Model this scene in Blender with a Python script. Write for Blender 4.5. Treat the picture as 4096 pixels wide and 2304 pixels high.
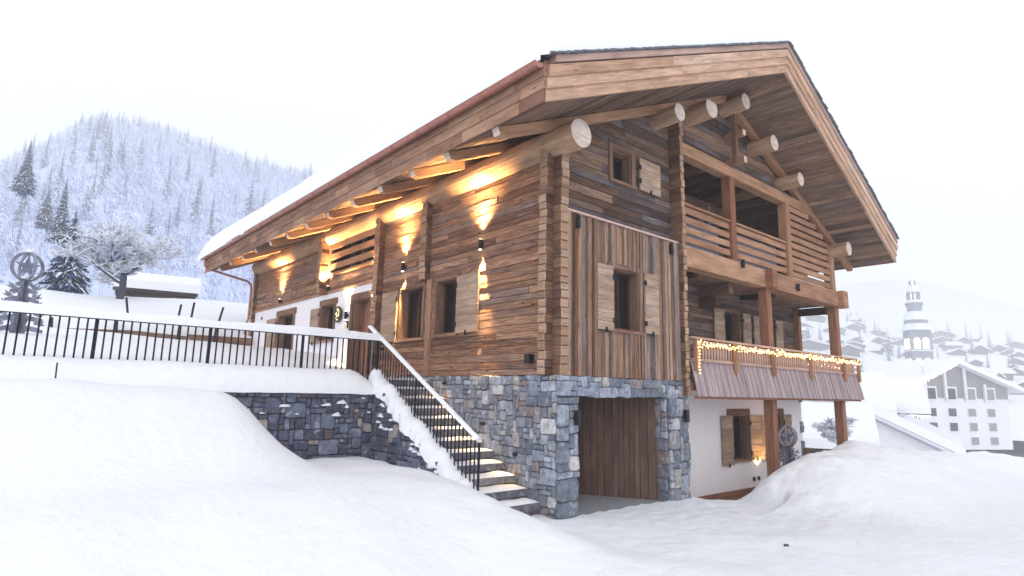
import bpy, bmesh, math, random
from math import sin, cos, pi, radians, sqrt, exp
from mathutils import Vector, Matrix, noise
import numpy as np

S = bpy.context.scene
COL = S.collection
for o in list(bpy.data.objects):
    bpy.data.objects.remove(o)

# ---------------------------------------------------------------- camera
CAM = Vector((-7.53288155, -7.62244897, 2.09303769))
YAW, PITCH, ROLL, FPX = 0.709282269, 0.172964669, 0.0213574534, 2371.42
cf = Vector((sin(YAW) * cos(PITCH), cos(YAW) * cos(PITCH), sin(PITCH)))
cr = Vector((cos(YAW), -sin(YAW), 0))
cu = cr.cross(cf)
cr2 = cr * cos(ROLL) + cu * sin(ROLL)
cu2 = -cr * sin(ROLL) + cu * cos(ROLL)
cam_data = bpy.data.cameras.new("camera")
cam_data.sensor_width = 36
cam_data.lens = FPX / 4096 * 36
cam_data.clip_start = 0.1
cam_data.clip_end = 3000
cam = bpy.data.objects.new("camera", cam_data)
COL.objects.link(cam)
m = Matrix((cr2, cu2, -cf)).transposed().to_4x4()
m.translation = CAM
cam.matrix_world = m
S.camera = cam

# ---------------------------------------------------------------- world, sun, exposure
W = bpy.data.worlds.new("World")
S.world = W
W.use_nodes = True
wn, wl = W.node_tree.nodes, W.node_tree.links
bg = wn["Background"]
sky = wn.new("ShaderNodeTexSky")
sky.sky_type = 'NISHITA'
sky.sun_disc = False
sky.sun_elevation = radians(19)
sky.sun_rotation = radians(215)
bg2 = wn.new("ShaderNodeBackground")
bg.inputs[1].default_value = 0.05
wl.new(sky.outputs[0], bg.inputs[0])
bg2.inputs[0].default_value = (0.955, 0.968, 1.0, 1)     # the overcast cloud deck
bg2.inputs[1].default_value = 0.87
addn = wn.new("ShaderNodeMixShader")
addn.inputs[0].default_value = 0.94
wl.new(bg.outputs[0], addn.inputs[1])
wl.new(bg2.outputs[0], addn.inputs[2])
wl.new(addn.outputs[0], wn["World Output"].inputs[0])
sun_d = bpy.data.lights.new("sun", 'SUN')
sun_d.energy = 0.85
sun_d.angle = radians(50)
sun_d.color = (1.0, 0.96, 0.92)
sun = bpy.data.objects.new("sun", sun_d)
COL.objects.link(sun)
sd = Vector((0.62, 0.62, -0.30)).normalized()       # travel direction: from behind the photographer
sun.rotation_euler = sd.to_track_quat('-Z', 'Y').to_euler()
S.view_settings.view_transform = 'Standard'
S.view_settings.look = 'None'
S.view_settings.exposure = 0.56
S.view_settings.gamma = 1.0
S.cycles.max_bounces = 8
S.cycles.diffuse_bounces = 6
S.cycles.volume_bounces = 2
S.cycles.sample_clamp_indirect = 4.0
S.cycles.use_denoising = True

# ---------------------------------------------------------------- helpers
class MB:
    """collects faces; every face has a random value and uv; builds ONE mesh"""
    def __init__(s):
        s.v = []; s.f = []; s.r = []; s.uv = []; s.mi = []; s.sm = []
    def face(s, pts, r=0.5, uv=None, mi=0, smooth=False):
        b = len(s.v)
        s.v += [tuple(p) for p in pts]
        s.f.append(list(range(b, b + len(pts))))
        s.r.append(r); s.mi.append(mi); s.sm.append(smooth)
        s.uv.append(uv if uv else [(0, 0)] * len(pts))
    def shared(s, verts, faces, r=0.5, mi=0, smooth=True):
        b = len(s.v)
        s.v += [tuple(p) for p in verts]
        for f in faces:
            s.f.append([b + i for i in f]); s.r.append(r); s.mi.append(mi); s.sm.append(smooth)
            s.uv.append([(verts[i][0] + verts[i][1], verts[i][2]) for i in f])
    def build(s, name, mats, parent=None, **kw):
        me = bpy.data.meshes.new(name)
        me.from_pydata(s.v, [], s.f)
        for mm in (mats if isinstance(mats, (list, tuple)) else [mats]):
            me.materials.append(mm)
        n = len(s.f)
        me.polygons.foreach_set('material_index', s.mi)
        me.polygons.foreach_set('use_smooth', s.sm)
        a = me.attributes.new('rnd', 'FLOAT', 'FACE')
        a.data.foreach_set('value', s.r)
        uvl = me.uv_layers.new(name='UVMap')
        flat = [c for fu in s.uv for p in fu for c in p]
        uvl.data.foreach_set('uv', flat)
        me.update()
        o = bpy.data.objects.new(name, me)
        COL.objects.link(o)
        if parent:
            o.parent = parent
        for k, v in kw.items():
            o[k] = v
        return o

def empty(name, loc, label, cat, group=None, rz=0):
    o = bpy.data.objects.new(name, None)
    COL.objects.link(o)
    o.empty_display_size = 0.2
    o.location = loc
    o.rotation_euler = (0, 0, rz)
    o['label'] = label; o['category'] = cat
    if group: o['group'] = group
    return o
def root0(name, label, cat, group=None):
    return empty(name, (0, 0, 0), label, cat, group)
def tag(o, label, cat, group=None, kind=None):
    if label: o['label'] = label
    if cat: o['category'] = cat
    if group: o['group'] = group
    if kind: o['kind'] = kind
    return o

def kids(o): return [c for c in COL.objects if c.parent == o]
def copy_tree(o, parent=None, km=None):
    c = o.copy(); COL.objects.link(c)
    if parent: c.parent = parent
    for ch in (km or kids)(o):
        copy_tree(ch, c, km)
    return c

def basis(g):
    g = Vector(g).normalized()
    a = Vector((0, 0, 1)) if abs(g.z) < 0.9 else Vector((1, 0, 0))
    u = a.cross(g).normalized()
    return g, u, g.cross(u).normalized()

def wuv(pts, n, g, r):
    """uv of a face of a board whose grain runs along g"""
    n = n.normalized()
    c = n.cross(g)
    if c.length < 0.3:
        g2, u, w = basis(n)
        return [(p.dot(u) * 0.3 + r * 37, p.dot(w) + r * 91) for p in pts]
    c.normalize()
    return [(p.dot(g) + r * 37, p.dot(c) + r * 91) for p in pts]

def prism(mb, bottom, top, g, r=0.5, mi=0, cap0=True, endmi=None, smooth=False):
    """polygon 'bottom' joined to polygon 'top'; g = grain direction"""
    bottom = [Vector(p) for p in bottom]; top = [Vector(p) for p in top]
    g = Vector(g).normalized()
    cb = sum(bottom, Vector()) / len(bottom); ct = sum(top, Vector()) / len(top)
    ax = ct - cb
    def add(pts, out, m_):
        n = Vector()
        for i in range(len(pts)):
            a, b = pts[i], pts[(i + 1) % len(pts)]
            n += a.cross(b)
        if n.dot(out) < 0:
            pts = pts[::-1]; n = -n
        if n.length < 1e-9: return
        mm = m_
        if endmi is not None and abs(n.normalized().dot(g)) > 0.7: mm = endmi
        mb.face(pts, r, wuv(pts, n, g, r), mm, smooth and len(pts) == 4)
    add(top[:], ax, mi)
    if cap0: add(bottom[:], -ax, mi)
    for i in range(len(bottom)):
        j = (i + 1) % len(bottom)
        q = [bottom[i], bottom[j], top[j], top[i]]
        cen = sum(q, Vector()) / 4
        out = cen - (cb + ct) / 2
        out -= ax * (out.dot(ax) / max(ax.length_squared, 1e-9))
        add(q, out, mi)

def box(mb, x0, x1, y0, y1, z0, z1, g=(1, 0, 0), r=None, mi=0, endmi=None):
    r = random.random() if r is None else r
    b = [(x0, y0, z0), (x1, y0, z0), (x1, y1, z0), (x0, y1, z0)]
    t = [(x0, y0, z1), (x1, y0, z1), (x1, y1, z1), (x0, y1, z1)]
    prism(mb, b, t, g, r, mi, endmi=endmi)

def beam(mb, p0, p1, w, h, r=None, mi=0, endmi=None, up=(0, 0, 1), ch=0.0):
    """rectangular bar from p0 to p1 (axis), width w (sideways) height h, chamfer ch"""
    r = random.random() if r is None else r
    p0, p1 = Vector(p0), Vector(p1)
    g = (p1 - p0).normalized()
    u = g.cross(Vector(up))
    if u.length < 0.1: u = g.cross(Vector((0, 1, 0)))
    u.normalize(); v = u.cross(g).normalized()
    a, b = w / 2, h / 2
    if ch > 0:
        pr = [(-a, -b + ch), (-a + ch, -b), (a - ch, -b), (a, -b + ch), (a, b - ch), (a - ch, b), (-a + ch, b), (-a, b - ch)]
    else:
        pr = [(-a, -b), (a, -b), (a, b), (-a, b)]
    prism(mb, [p0 + u * x + v * y for x, y in pr], [p1 + u * x + v * y for x, y in pr], g, r, mi, endmi=endmi)

def log(mb, p0, p1, rad, r=0.5, mi=0, endmi=1, seg=20, cut=None, rings=None):
    """round log with slightly uneven radius"""
    p0, p1 = Vector(p0), Vector(p1)
    g, u, w = basis(p1 - p0)
    L = (p1 - p0).length
    nr = rings or max(2, int(L / 0.5))
    R = []
    ph = random.random() * 9
    for i in range(nr + 1):
        t = i / nr
        ring = []
        for k in range(seg):
            a = 2 * pi * k / seg
            rr = rad * (1 + 0.035 * noise.noise(Vector((t * L * 0.8 + ph, cos(a) * 1.3, sin(a) * 1.3))))
            p = p0 + g * (L * t) + (u * cos(a) + w * sin(a)) * rr
            if cut is not None and p.z > cut: p.z = cut
            ring.append(p)
        R.append(ring)
    for i in range(nr):
        for k in range(seg):
            k2 = (k + 1) % seg
            q = [R[i][k], R[i][k2], R[i + 1][k2], R[i + 1][k]]
            L0 = L * i / nr; L1 = L * (i + 1) / nr
            uv = [(L0 + ph, k / seg * 2 * pi * rad), (L0 + ph, (k + 1) / seg * 2 * pi * rad), (L1 + ph, (k + 1) / seg * 2 * pi * rad), (L1 + ph, k / seg * 2 * pi * rad)]
            mb.face(q, r, uv, mi, True)
    for ring, s in ((R[0], -1), (R[-1], 1)):
        c = sum(ring, Vector()) / seg
        pts = ring[:] if s > 0 else ring[::-1]
        mb.face(pts, r, [((p - c).dot(u) + 5, (p - c).dot(w) + 5) for p in pts], endmi)

def tube(mb, pts, rad, seg=8, r=0.5, mi=0, caps=True, rads=None):
    pts = [Vector(p) for p in pts]
    rings = []
    prev = None
    for i, p in enumerate(pts):
        d = (pts[min(i + 1, len(pts) - 1)] - pts[max(i - 1, 0)]).normalized()
        if prev is None: g, u, w = basis(d)
        else:
            u = prev - d * prev.dot(d)
            u = u.normalized() if u.length > 1e-4 else basis(d)[1]
            w = d.cross(u)
        prev = u
        rr = rads[i] if rads else rad
        rings.append([p + (u * cos(2 * pi * k / seg) + w * sin(2 * pi * k / seg)) * rr for k in range(seg)])
    vs = [p for ring in rings for p in ring]
    fs = []
    for i in range(len(rings) - 1):
        for k in range(seg):
            k2 = (k + 1) % seg
            fs.append((i * seg + k, i * seg + k2, (i + 1) * seg + k2, (i + 1) * seg + k))
    if caps:
        fs.append(tuple(range(seg))[::-1]); fs.append(tuple(range((len(rings) - 1) * seg, len(rings) * seg)))
    mb.shared(vs, fs, r, mi, True)

class Frame:
    def __init__(s, o, u, n, v=(0, 0, 1)):
        s.o = Vector(o); s.u = Vector(u); s.v = Vector(v); s.n = Vector(n)
    def p(s, a, b, d=0): return s.o + s.u * a + s.v * b + s.n * d
FL = Frame((0, 0, 0), (0, 1, 0), (-1, 0, 0))      # long side wall, u = y
FG = Frame((0, 0, 0), (1, 0, 0), (0, -1, 0))      # gable wall, u = x
FB = Frame((0, 1.1, 0), (1, 0, 0), (0, -1, 0))    # recessed wall behind the balconies

def clip_poly(P, a, b, c):
    """keep a*u+b*v<=c"""
    out = []
    for i in range(len(P)):
        p, q = P[i], P[(i + 1) % len(P)]
        dp = a * p[0] + b * p[1] - c; dq = a * q[0] + b * q[1] - c
        if dp <= 0: out.append(p)
        if (dp < 0 < dq) or (dq < 0 < dp):
            t = dp / (dp - dq)
            out.append((p[0] + (q[0] - p[0]) * t, p[1] + (q[1] - p[1]) * t))
    return out
def sub_rects(rects, h):
    out = []
    for (a, b, c, d) in rects:
        ha, hb, hc, hd = h
        if hb <= a or ha >= b or hd <= c or hc >= d:
            out.append((a, b, c, d)); continue
        if ha > a: out.append((a, ha, c, d))
        if hb < b: out.append((hb, b, c, d))
        m0, m1 = max(a, ha), min(b, hb)
        if hc > c: out.append((m0, m1, c, hc))
        if hd < d: out.append((m0, m1, hd, d))
    return out

def board_poly(mb, F, P, d0, d1, r, gdir, mi=0, tilt=None):
    if len(P) < 3: return
    if tilt:
        c = sum(p[tilt[1]] for p in P) / len(P)
        prism(mb, [F.p(a, b, d0) for a, b in P], [F.p(a, b, d1 + tilt[0] * ((a, b)[tilt[1]] - c)) for a, b in P], gdir, r, mi, cap0=False)
        return
    prism(mb, [F.p(a, b, d0) for a, b in P], [F.p(a, b, d1) for a, b in P], gdir, r, mi, cap0=False)

def planks(mb, F, u0, u1, v0, v1, holes=(), clips=(), h=(0.11, 0.2), L=(1.3, 3.6), d0=-0.06, d1=0.0, jit=0.010, gap=0.0055, tl=.07, vertical=False, seed=1, rng=(0, 1), proud=None, split=0.0):
    rn = random.Random(seed)
    v = v0 if not vertical else u0
    vend = v1 if not vertical else u1
    while v < vend - 0.01:
        hh = rn.uniform(*h)
        if v + hh > vend - 0.06: hh = vend - v
        a = (u0 if not vertical else v0) - (rn.uniform(0, L[0]) if L[0] < 50 else 0)
        aend = u1 if not vertical else v1
        while a < aend:
            ll = rn.uniform(*L)
            b = min(a + ll, aend)
            if aend - b < 0.3: b = aend
            a_ = max(a, u0 if not vertical else v0)
            r = rn.uniform(*rng)
            dd = d1 + rn.uniform(-jit, jit)
            tlt = (rn.uniform(-tl, tl), 0 if vertical else 1)
            if b - a_ > 0.02:
                rect = (a_ + gap * .5, b - gap * .5, v + gap, v + hh - gap) if not vertical else (v + gap, v + hh - gap, a_, b)
                rs = [rect]
                for ho in holes: rs = sub_rects(rs, ho)
                for (x0, x1, y0, y1) in rs:
                    if x1 - x0 < 0.012 or y1 - y0 < 0.008: continue
                    P = [(x0, y0), (x1, y0), (x1, y1), (x0, y1)]
                    for cl in clips: P = clip_poly(P, *cl) if len(P) > 2 else P
                    if len(P) > 2: board_poly(mb, F, P, d0, dd, r, F.u if not vertical else F.v, tilt=tlt)
            a = b
        v += hh
    return mb

def slab_with_holes(mb, F, u0, u1, v0, v1, d0, d1, holes=(), clips=(), r=0.5, mi=0):
    rs = [(u0, u1, v0, v1)]
    for ho in holes: rs = sub_rects(rs, ho)
    for (x0, x1, y0, y1) in rs:
        P = [(x0, y0), (x1, y0), (x1, y1), (x0, y1)]
        for cl in clips: P = clip_poly(P, *cl) if len(P) > 2 else P
        if len(P) > 2: board_poly(mb, F, P, d0, d1, r, F.u, mi)

def stones(mb, F, u0, u1, v0, v1, holes=(), clips=(), cell=0.105, depth=(0.03, 0.062), seed=1, rot=None, big=0.22, r_off=0.0):
    rn = random.Random(seed)
    nu = max(1, int(round((u1 - u0) / cell))); nv = max(1, int(round((v1 - v0) / cell)))
    cu_, cv_ = (u1 - u0) / nu, (v1 - v0) / nv
    occ = [[False] * nv for _ in range(nu)]
    def blocked(i, j):
        u = u0 + (i + .5) * cu_; v = v0 + (j + .5) * cv_
        for (a, b, c, d) in holes:
            if a < u < b and c < v < d: return True
        for (a, b, c) in clips:
            if a * u + b * v > c: return True
        return False
    for i in range(nu):
        for j in range(nv):
            if blocked(i, j): occ[i][j] = True
    for j in range(nv):
        for i in range(nu):
            if occ[i][j]: continue
            q = rn.random()
            if q < big: w, h = rn.choice([(3, 2), (3, 3), (2, 3), (4, 2), (4, 3)])
            elif q < 0.75: w, h = rn.choice([(2, 2), (2, 1), (3, 1), (2, 2)])
            else: w, h = rn.choice([(1, 1), (2, 1), (1, 2)])
            while w > 1 and (i + w > nu or any(occ[i + k][j] for k in range(w))): w -= 1
            while h > 1 and (j + h > nv or any(occ[i + k][j + l] for k in range(w) for l in range(h))): h -= 1
            for k in range(w):
                for l in range(h): occ[i + k][j + l] = True
            a, b = u0 + i * cu_, u0 + (i + w) * cu_
            c, d = v0 + j * cv_, v0 + (j + h) * cv_
            m_ = 0.004
            W_, H_ = b - a, d - c
            k1 = min(W_, H_)
            pts = []
            for (sx, sy) in ((-1, -1), (1, -1), (1, 1), (-1, 1)):
                cx, cy = (a + b) / 2 + sx * (W_ / 2 - m_), (c + d) / 2 + sy * (H_ / 2 - m_)
                q1, q2 = rn.uniform(.04, .2) * k1, rn.uniform(.04, .2) * k1
                e1 = (cx, cy - sy * q1); e2 = (cx - sx * q2, cy)
                if sx * sy < 0: e1, e2 = e2, e1
                pts += ([e2, e1] if (sx * sy > 0) == (False) else [e1, e2])
            # order: make it convex by sorting on angle
            mu, mv = (a + b) / 2, (c + d) / 2
            pts.sort(key=lambda t: math.atan2(t[1] - mv, t[0] - mu))
            pts = [(x + rn.uniform(-.007, .007) + .03 * noise.noise(Vector((x * 4.5, y * 4.5, seed))), y + rn.uniform(-.007, .007) + .03 * noise.noise(Vector((x * 4.5, y * 4.5, seed + 9.3)))) for x, y in pts]
            dp = rn.uniform(*depth)
            r = rn.random()
            tilt = (rn.uniform(-.05, .05), rn.uniform(-.07, .07))
            n = len(pts)
            A = [F.p(x, y, -0.02) for x, y in pts]
            def ring(s, dd):
                return [F.p(mu + (x - mu) * s, mv + (y - mv) * s, dd + (x - mu) * tilt[0] + (y - mv) * tilt[1]) for x, y in pts]
            B = ring(0.985, dp * 0.7); C_ = ring(1 - 0.022 / max(k1, .05), dp)
            b0 = len(mb.v)
            flip = F.u.cross(F.v).dot(F.n) < 0
            cen = F.p(mu, mv, dp + 0.008)
            vs = A + B + C_ + [cen]
            fs = []
            for t0 in (0, 1):
                for k in range(n):
                    k2 = (k + 1) % n
                    f = (t0 * n + k, t0 * n + k2, (t0 + 1) * n + k2, (t0 + 1) * n + k)
                    fs.append(f[::-1] if flip else f)
            for k in range(n):
                f = (2 * n + k, 2 * n + (k + 1) % n, 3 * n)
                fs.append(f[::-1] if flip else f)
            mb.shared(vs, fs, r, 0, False)
    return mb

# ---------------------------------------------------------------- materials
def newmat(name):
    mt = bpy.data.materials.new(name); mt.use_nodes = True
    nt = mt.node_tree
    return mt, nt.nodes, nt.links, nt.nodes['Principled BSDF']
def simple(name, col, rough=0.7, metal=0.0, bump=0.0, bscale=30, var=0.0, emit=None, estr=0, spec=0.3):
    mt, n, l, b = newmat(name)
    b.inputs['Base Color'].default_value = (*col, 1)
    b.inputs['Roughness'].default_value = rough
    b.inputs['Metallic'].default_value = metal
    b.inputs['Specular IOR Level'].default_value = spec
    if emit:
        b.inputs['Emission Color'].default_value = (*emit, 1)
        b.inputs['Emission Strength'].default_value = estr
    tc = n.new('ShaderNodeTexCoord')
    if var > 0 or bump > 0:
        nz = n.new('ShaderNodeTexNoise'); nz.inputs['Scale'].default_value = bscale; nz.inputs['Detail'].default_value = 5
        l.new(tc.outputs['Object'], nz.inputs['Vector'])
    if var > 0:
        mr = n.new('ShaderNodeMapRange'); mr.inputs[1].default_value = .3; mr.inputs[2].default_value = .7
        mr.inputs[3].default_value = 1 - var; mr.inputs[4].default_value = 1 + var * .5
        l.new(nz.outputs[0], mr.inputs[0])
        mx = n.new('ShaderNodeVectorMath'); mx.operation = 'SCALE'
        mx.inputs[0].default_value = col
        l.new(mr.outputs[0], mx.inputs['Scale']); l.new(mx.outputs[0], b.inputs['Base Color'])
    if bump > 0:
        bp = n.new('ShaderNodeBump'); bp.inputs['Strength'].default_value = bump; bp.inputs['Distance'].default_value = 0.02
        l.new(nz.outputs[0], bp.inputs['Height']); l.new(bp.outputs[0], b.inputs['Normal'])
    return mt

def ramp(n, cols, interp='LINEAR'):
    cr_ = n.new('ShaderNodeValToRGB')
    e = cr_.color_ramp; e.interpolation = interp
    while len(e.elements) > 1: e.elements.remove(e.elements[-1])
    for i, c in enumerate(cols):
        pos = c[0]; col = c[1]
        el = e.elements[0] if i == 0 else e.elements.new(pos)
        el.position = pos; el.color = (*col, 1)
    return cr_

def wood(name, cols, gs=(1.5, 28), contrast=0.45, knots=0.5, bump=0.5, rough=0.85, dark=(0.035, 0.022, 0.016), patch=0.4, patchcol=(0.2, 0.19, 0.2), bdist=0.012):
    mt, n, l, b = newmat(name)
    b.inputs['Roughness'].default_value = rough
    b.inputs['Specular IOR Level'].default_value = 0.15
    at = n.new('ShaderNodeAttribute'); at.attribute_name = 'rnd'
    uv = n.new('ShaderNodeUVMap')
    cl = ramp(n, [(i / (len(cols) - 1), c) for i, c in enumerate(cols)])
    l.new(at.outputs['Fac'], cl.inputs[0])
    mp = n.new('ShaderNodeMapping'); mp.inputs['Scale'].default_value = (gs[0], gs[1], 1)
    l.new(uv.outputs[0], mp.inputs[0])
    gn = n.new('ShaderNodeTexNoise'); gn.inputs['Scale'].default_value = 1.6; gn.inputs['Detail'].default_value = 6; gn.inputs['Roughness'].default_value = .65; gn.inputs['Distortion'].default_value = .6
    l.new(mp.outputs[0], gn.inputs['Vector'])
    mp2 = n.new('ShaderNodeMapping'); mp2.inputs['Scale'].default_value = (0.9, 4.5, 1)
    l.new(uv.outputs[0], mp2.inputs[0])
    pn = n.new('ShaderNodeTexNoise'); pn.inputs['Scale'].default_value = 1.3; pn.inputs['Detail'].default_value = 4
    l.new(mp2.outputs[0], pn.inputs['Vector'])
    # grain multiplies
    mr = n.new('ShaderNodeMapRange'); mr.inputs[1].default_value = .28; mr.inputs[2].default_value = .72
    mr.inputs[3].default_value = 1 - contrast; mr.inputs[4].default_value = 1 + contrast * .7
    l.new(gn.outputs[0], mr.inputs[0])
    mr2 = n.new('ShaderNodeMapRange'); mr2.inputs[1].default_value = .3; mr2.inputs[2].default_value = .7; mr2.inputs[3].default_value = .72; mr2.inputs[4].default_value = 1.25
    l.new(pn.outputs[0], mr2.inputs[0])
    mul = n.new('ShaderNodeMath'); mul.operation = 'MULTIPLY'
    l.new(mr.outputs[0], mul.inputs[0]); l.new(mr2.outputs[0], mul.inputs[1])
    # grey weathered patches
    pm = n.new('ShaderNodeMapRange'); pm.inputs[1].default_value = .54; pm.inputs[2].default_value = .72; pm.inputs[3].default_value = 0; pm.inputs[4].default_value = patch
    pn2 = n.new('ShaderNodeTexNoise'); pn2.inputs['Scale'].default_value = .8; pn2.inputs['Detail'].default_value = 3
    mp3 = n.new('ShaderNodeMapping'); mp3.inputs['Scale'].default_value = (0.8, 3, 1); mp3.inputs['Location'].default_value = (13, 7, 0)
    l.new(uv.outputs[0], mp3.inputs[0]); l.new(mp3.outputs[0], pn2.inputs['Vector']); l.new(pn2.outputs[0], pm.inputs[0])
    mx = n.new('ShaderNodeMix'); mx.data_type = 'RGBA'
    l.new(pm.outputs[0], mx.inputs[0]); l.new(cl.outputs[0], mx.inputs[6]); mx.inputs[7].default_value = (*patchcol, 1)
    sc = n.new('ShaderNodeVectorMath'); sc.operation = 'SCALE'
    l.new(mx.outputs[2], sc.inputs[0]); l.new(mul.outputs[0], sc.inputs['Scale'])
    # knots / checks
    mp4 = n.new('ShaderNodeMapping'); mp4.inputs['Scale'].default_value = (1.8, 6.5, 1)
    l.new(uv.outputs[0], mp4.inputs[0])
    vo = n.new('ShaderNodeTexVoronoi'); vo.inputs['Scale'].default_value = 1.0
    l.new(mp4.outputs[0], vo.inputs['Vector'])
    km = n.new('ShaderNodeMapRange'); km.inputs[1].default_value = .05; km.inputs[2].default_value = .12; km.inputs[3].default_value = knots; km.inputs[4].default_value = 0
    l.new(vo.outputs['Distance'], km.inputs[0])
    mp5 = n.new('ShaderNodeMapping'); mp5.inputs['Scale'].default_value = (1.1, 55, 1)
    l.new(uv.outputs[0], mp5.inputs[0])
    ck = n.new('ShaderNodeTexNoise'); ck.inputs['Scale'].default_value = 1.0; ck.inputs['Detail'].default_value = 2
    l.new(mp5.outputs[0], ck.inputs['Vector'])
    cm = n.new('ShaderNodeMapRange'); cm.inputs[1].default_value = .66; cm.inputs[2].default_value = .72; cm.inputs[3].default_value = 0; cm.inputs[4].default_value = .75
    l.new(ck.outputs[0], cm.inputs[0])
    mxx = n.new('ShaderNodeMath'); mxx.operation = 'MAXIMUM'
    l.new(km.outputs[0], mxx.inputs[0]); l.new(cm.outputs[0], mxx.inputs[1])
    mx2 = n.new('ShaderNodeMix'); mx2.data_type = 'RGBA'
    l.new(mxx.outputs[0], mx2.inputs[0]); l.new(sc.outputs[0], mx2.inputs[6]); mx2.inputs[7].default_value = (*dark, 1)
    l.new(mx2.outputs[2], b.inputs['Base Color'])
    hs = n.new('ShaderNodeMath'); hs.operation = 'SUBTRACT'
    ad = n.new('ShaderNodeMath'); ad.operation = 'ADD'
    l.new(gn.outputs[0], ad.inputs[0]); l.new(pn.outputs[0], ad.inputs[1])
    l.new(ad.outputs[0], hs.inputs[0]); l.new(mxx.outputs[0], hs.inputs[1])
    bp = n.new('ShaderNodeBump'); bp.inputs['Strength'].default_value = bump; bp.inputs['Distance'].default_value = bdist
    l.new(hs.outputs[0], bp.inputs['Height']); l.new(bp.outputs[0], b.inputs['Normal'])
    return mt

M = {}
M['side'] = wood('weathered_side_boards', [(.19, .098, .064), (.37, .20, .125), (.50, .295, .19), (.32, .17, .108), (.29, .21, .185), (.44, .255, .17), (.20, .11, .078), (.38, .21, .135), (.33, .185, .125)], knots=.9, bump=1.0, contrast=.75, bdist=0.03)
M['gable'] = wood('dark_gable_boards', [(.07, .045, .037), (.21, .12, .08), (.11, .073, .06), (.13, .11, .12), (.28, .175, .12), (.14, .095, .078), (.065, .043, .038)], knots=.8, contrast=.7, patch=.6, patchcol=(.2, .19, .21))
M['batten'] = wood('mixed_batten_boards', [(.24, .135, .09), (.36, .205, .13), (.12, .072, .055), (.38, .26, .205), (.22, .19, .19), (.46, .30, .205), (.17, .095, .065), (.28, .17, .12)], knots=.8, contrast=.55, patch=.5, patchcol=(.28, .26, .28))
M['fascia'] = wood('pale_larch_fascia', [(.44, .27, .18), (.56, .37, .265), (.50, .315, .22), (.63, .45, .345)], knots=.6, contrast=.3, bump=.3, patch=.12, gs=(1.2, 18))
M['eave'] = wood('larch_eave_boards', [(.27, .15, .10), (.40, .245, .165), (.34, .195, .13), (.22, .12, .085)], knots=.8, contrast=.4, bump=.4, patch=.2)
M['post'] = wood('red_brown_posts', [(.23, .10, .06), (.31, .15, .095), (.27, .125, .078)], knots=.5, contrast=.3, patch=.15, gs=(1.2, 20))
M['beam'] = wood('larch_beams', [(.35, .185, .11), (.43, .25, .155), (.32, .165, .10)], knots=.6, contrast=.25, patch=.12, gs=(1.2, 18))
M['logs'] = wood('peeled_logs', [(.42, .27, .175), (.48, .32, .22)], knots=.9, contrast=.22, patch=.1, gs=(2.2, 10), bump=.5, dark=(.12, .06, .04))
M['logend'] = wood('fresh_log_ends', [(.74, .63, .56), (.70, .58, .50)], knots=.15, contrast=.15, patch=.05, gs=(6, 6), bump=.2)
M['hewn'] = wood('hewn_corner_ends', [(.30, .18, .11), (.42, .28, .19), (.37, .23, .15), (.48, .33, .24), (.25, .15, .10)], knots=.6, contrast=.35, patch=.25)
M['hewnshade'] = wood('shaded_hewn_flanks', [(.16, .085, .055), (.24, .14, .09), (.10, .05, .035), (.20, .115, .08)], knots=.6, contrast=.5, patch=.2)  # darker copy of the hewn wood; shade on the flanks put into colour
M['shutter'] = wood('grey_shutter_boards', [(.36, .25, .18), (.43, .31, .235), (.30, .205, .15)], knots=.3, contrast=.3, patch=.4, patchcol=(.4, .36, .34), gs=(1.5, 14))
M['soffit'] = wood('weathered_soffit_boards', [(.10, .062, .046), (.27, .165, .115), (.17, .135, .125), (.24, .145, .10), (.34, .225, .165), (.09, .06, .052)], knots=.7, contrast=.65, patch=.5, patchcol=(.22, .2, .21))
M['frame'] = wood('brown_window_frames', [(.17, .10, .07), (.22, .13, .09), (.25, .16, .11)], knots=.4, contrast=.35, patch=.2)
M['inner'] = wood('dark_inner_boards', [(.035, .02, .016), (.055, .03, .022), (.028, .017, .014)], knots=.4, contrast=.35, patch=.1)  # near black, so the shade inside the loggia sits in the colour
M['skirt'] = wood('mauve_balcony_skirt', [(.34, .27, .285), (.40, .32, .33), (.31, .245, .26)], knots=.15, contrast=.14, patch=.1, gs=(1, 14), bump=.15)
M['rail'] = wood('pinkish_balcony_rail', [(.42, .27, .22), (.48, .33, .28)], knots=.2, contrast=.15, patch=.1, bump=.2)
M['gate'] = wood('dark_garage_boards', [(.12, .07, .055), (.17, .10, .08), (.15, .09, .075), (.10, .062, .052)], knots=.6, contrast=.35, patch=.2, patchcol=(.18, .14, .14))
M['black'] = simple('black_steel', (.014, .017, .03), .45, .6)
M['lampblack'] = simple('black_lamp_housing', (.012, .012, .014), .5)
M['glass'] = simple('dark_window_glass', (.012, .01, .012), .12, spec=.6)
M['skyglass'] = simple('sky_painted_glass', (.42, .50, .66), .3)  # pale blue stands in for sky reflected in the loggia glass
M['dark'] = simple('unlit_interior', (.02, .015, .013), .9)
M['plaster'] = simple('white_lime_plaster', (.88, .865, .91), .9, bump=.25, bscale=14, var=.03)
M['copper'] = simple('weathered_copper', (.42, .20, .16), .42, .75, var=.2, bscale=9)
M['copperflash'] = simple('copper_flashing', (.62, .42, .38), .5, .3, var=.1, bscale=9)
M['concrete'] = simple('grey_concrete', (.33, .34, .37), .9, bump=.3, bscale=20, var=.2)
M['mortar'] = simple('dark_mortar', (.10, .11, .135), .95, bump=.5, bscale=40, var=.3)
M['shingle'] = simple('grey_slate_shingles', (.17, .18, .22), .6, var=.4, bscale=7)
M['steel'] = simple('brushed_ornament_steel', (.27, .29, .38), .5, .45, var=.4, bscale=5)
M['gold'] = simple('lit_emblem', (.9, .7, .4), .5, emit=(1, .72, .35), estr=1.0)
M['bulb'] = simple('warm_bulb', (1, .8, .5), .4, emit=(1, .60, .17), estr=9)
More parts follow.
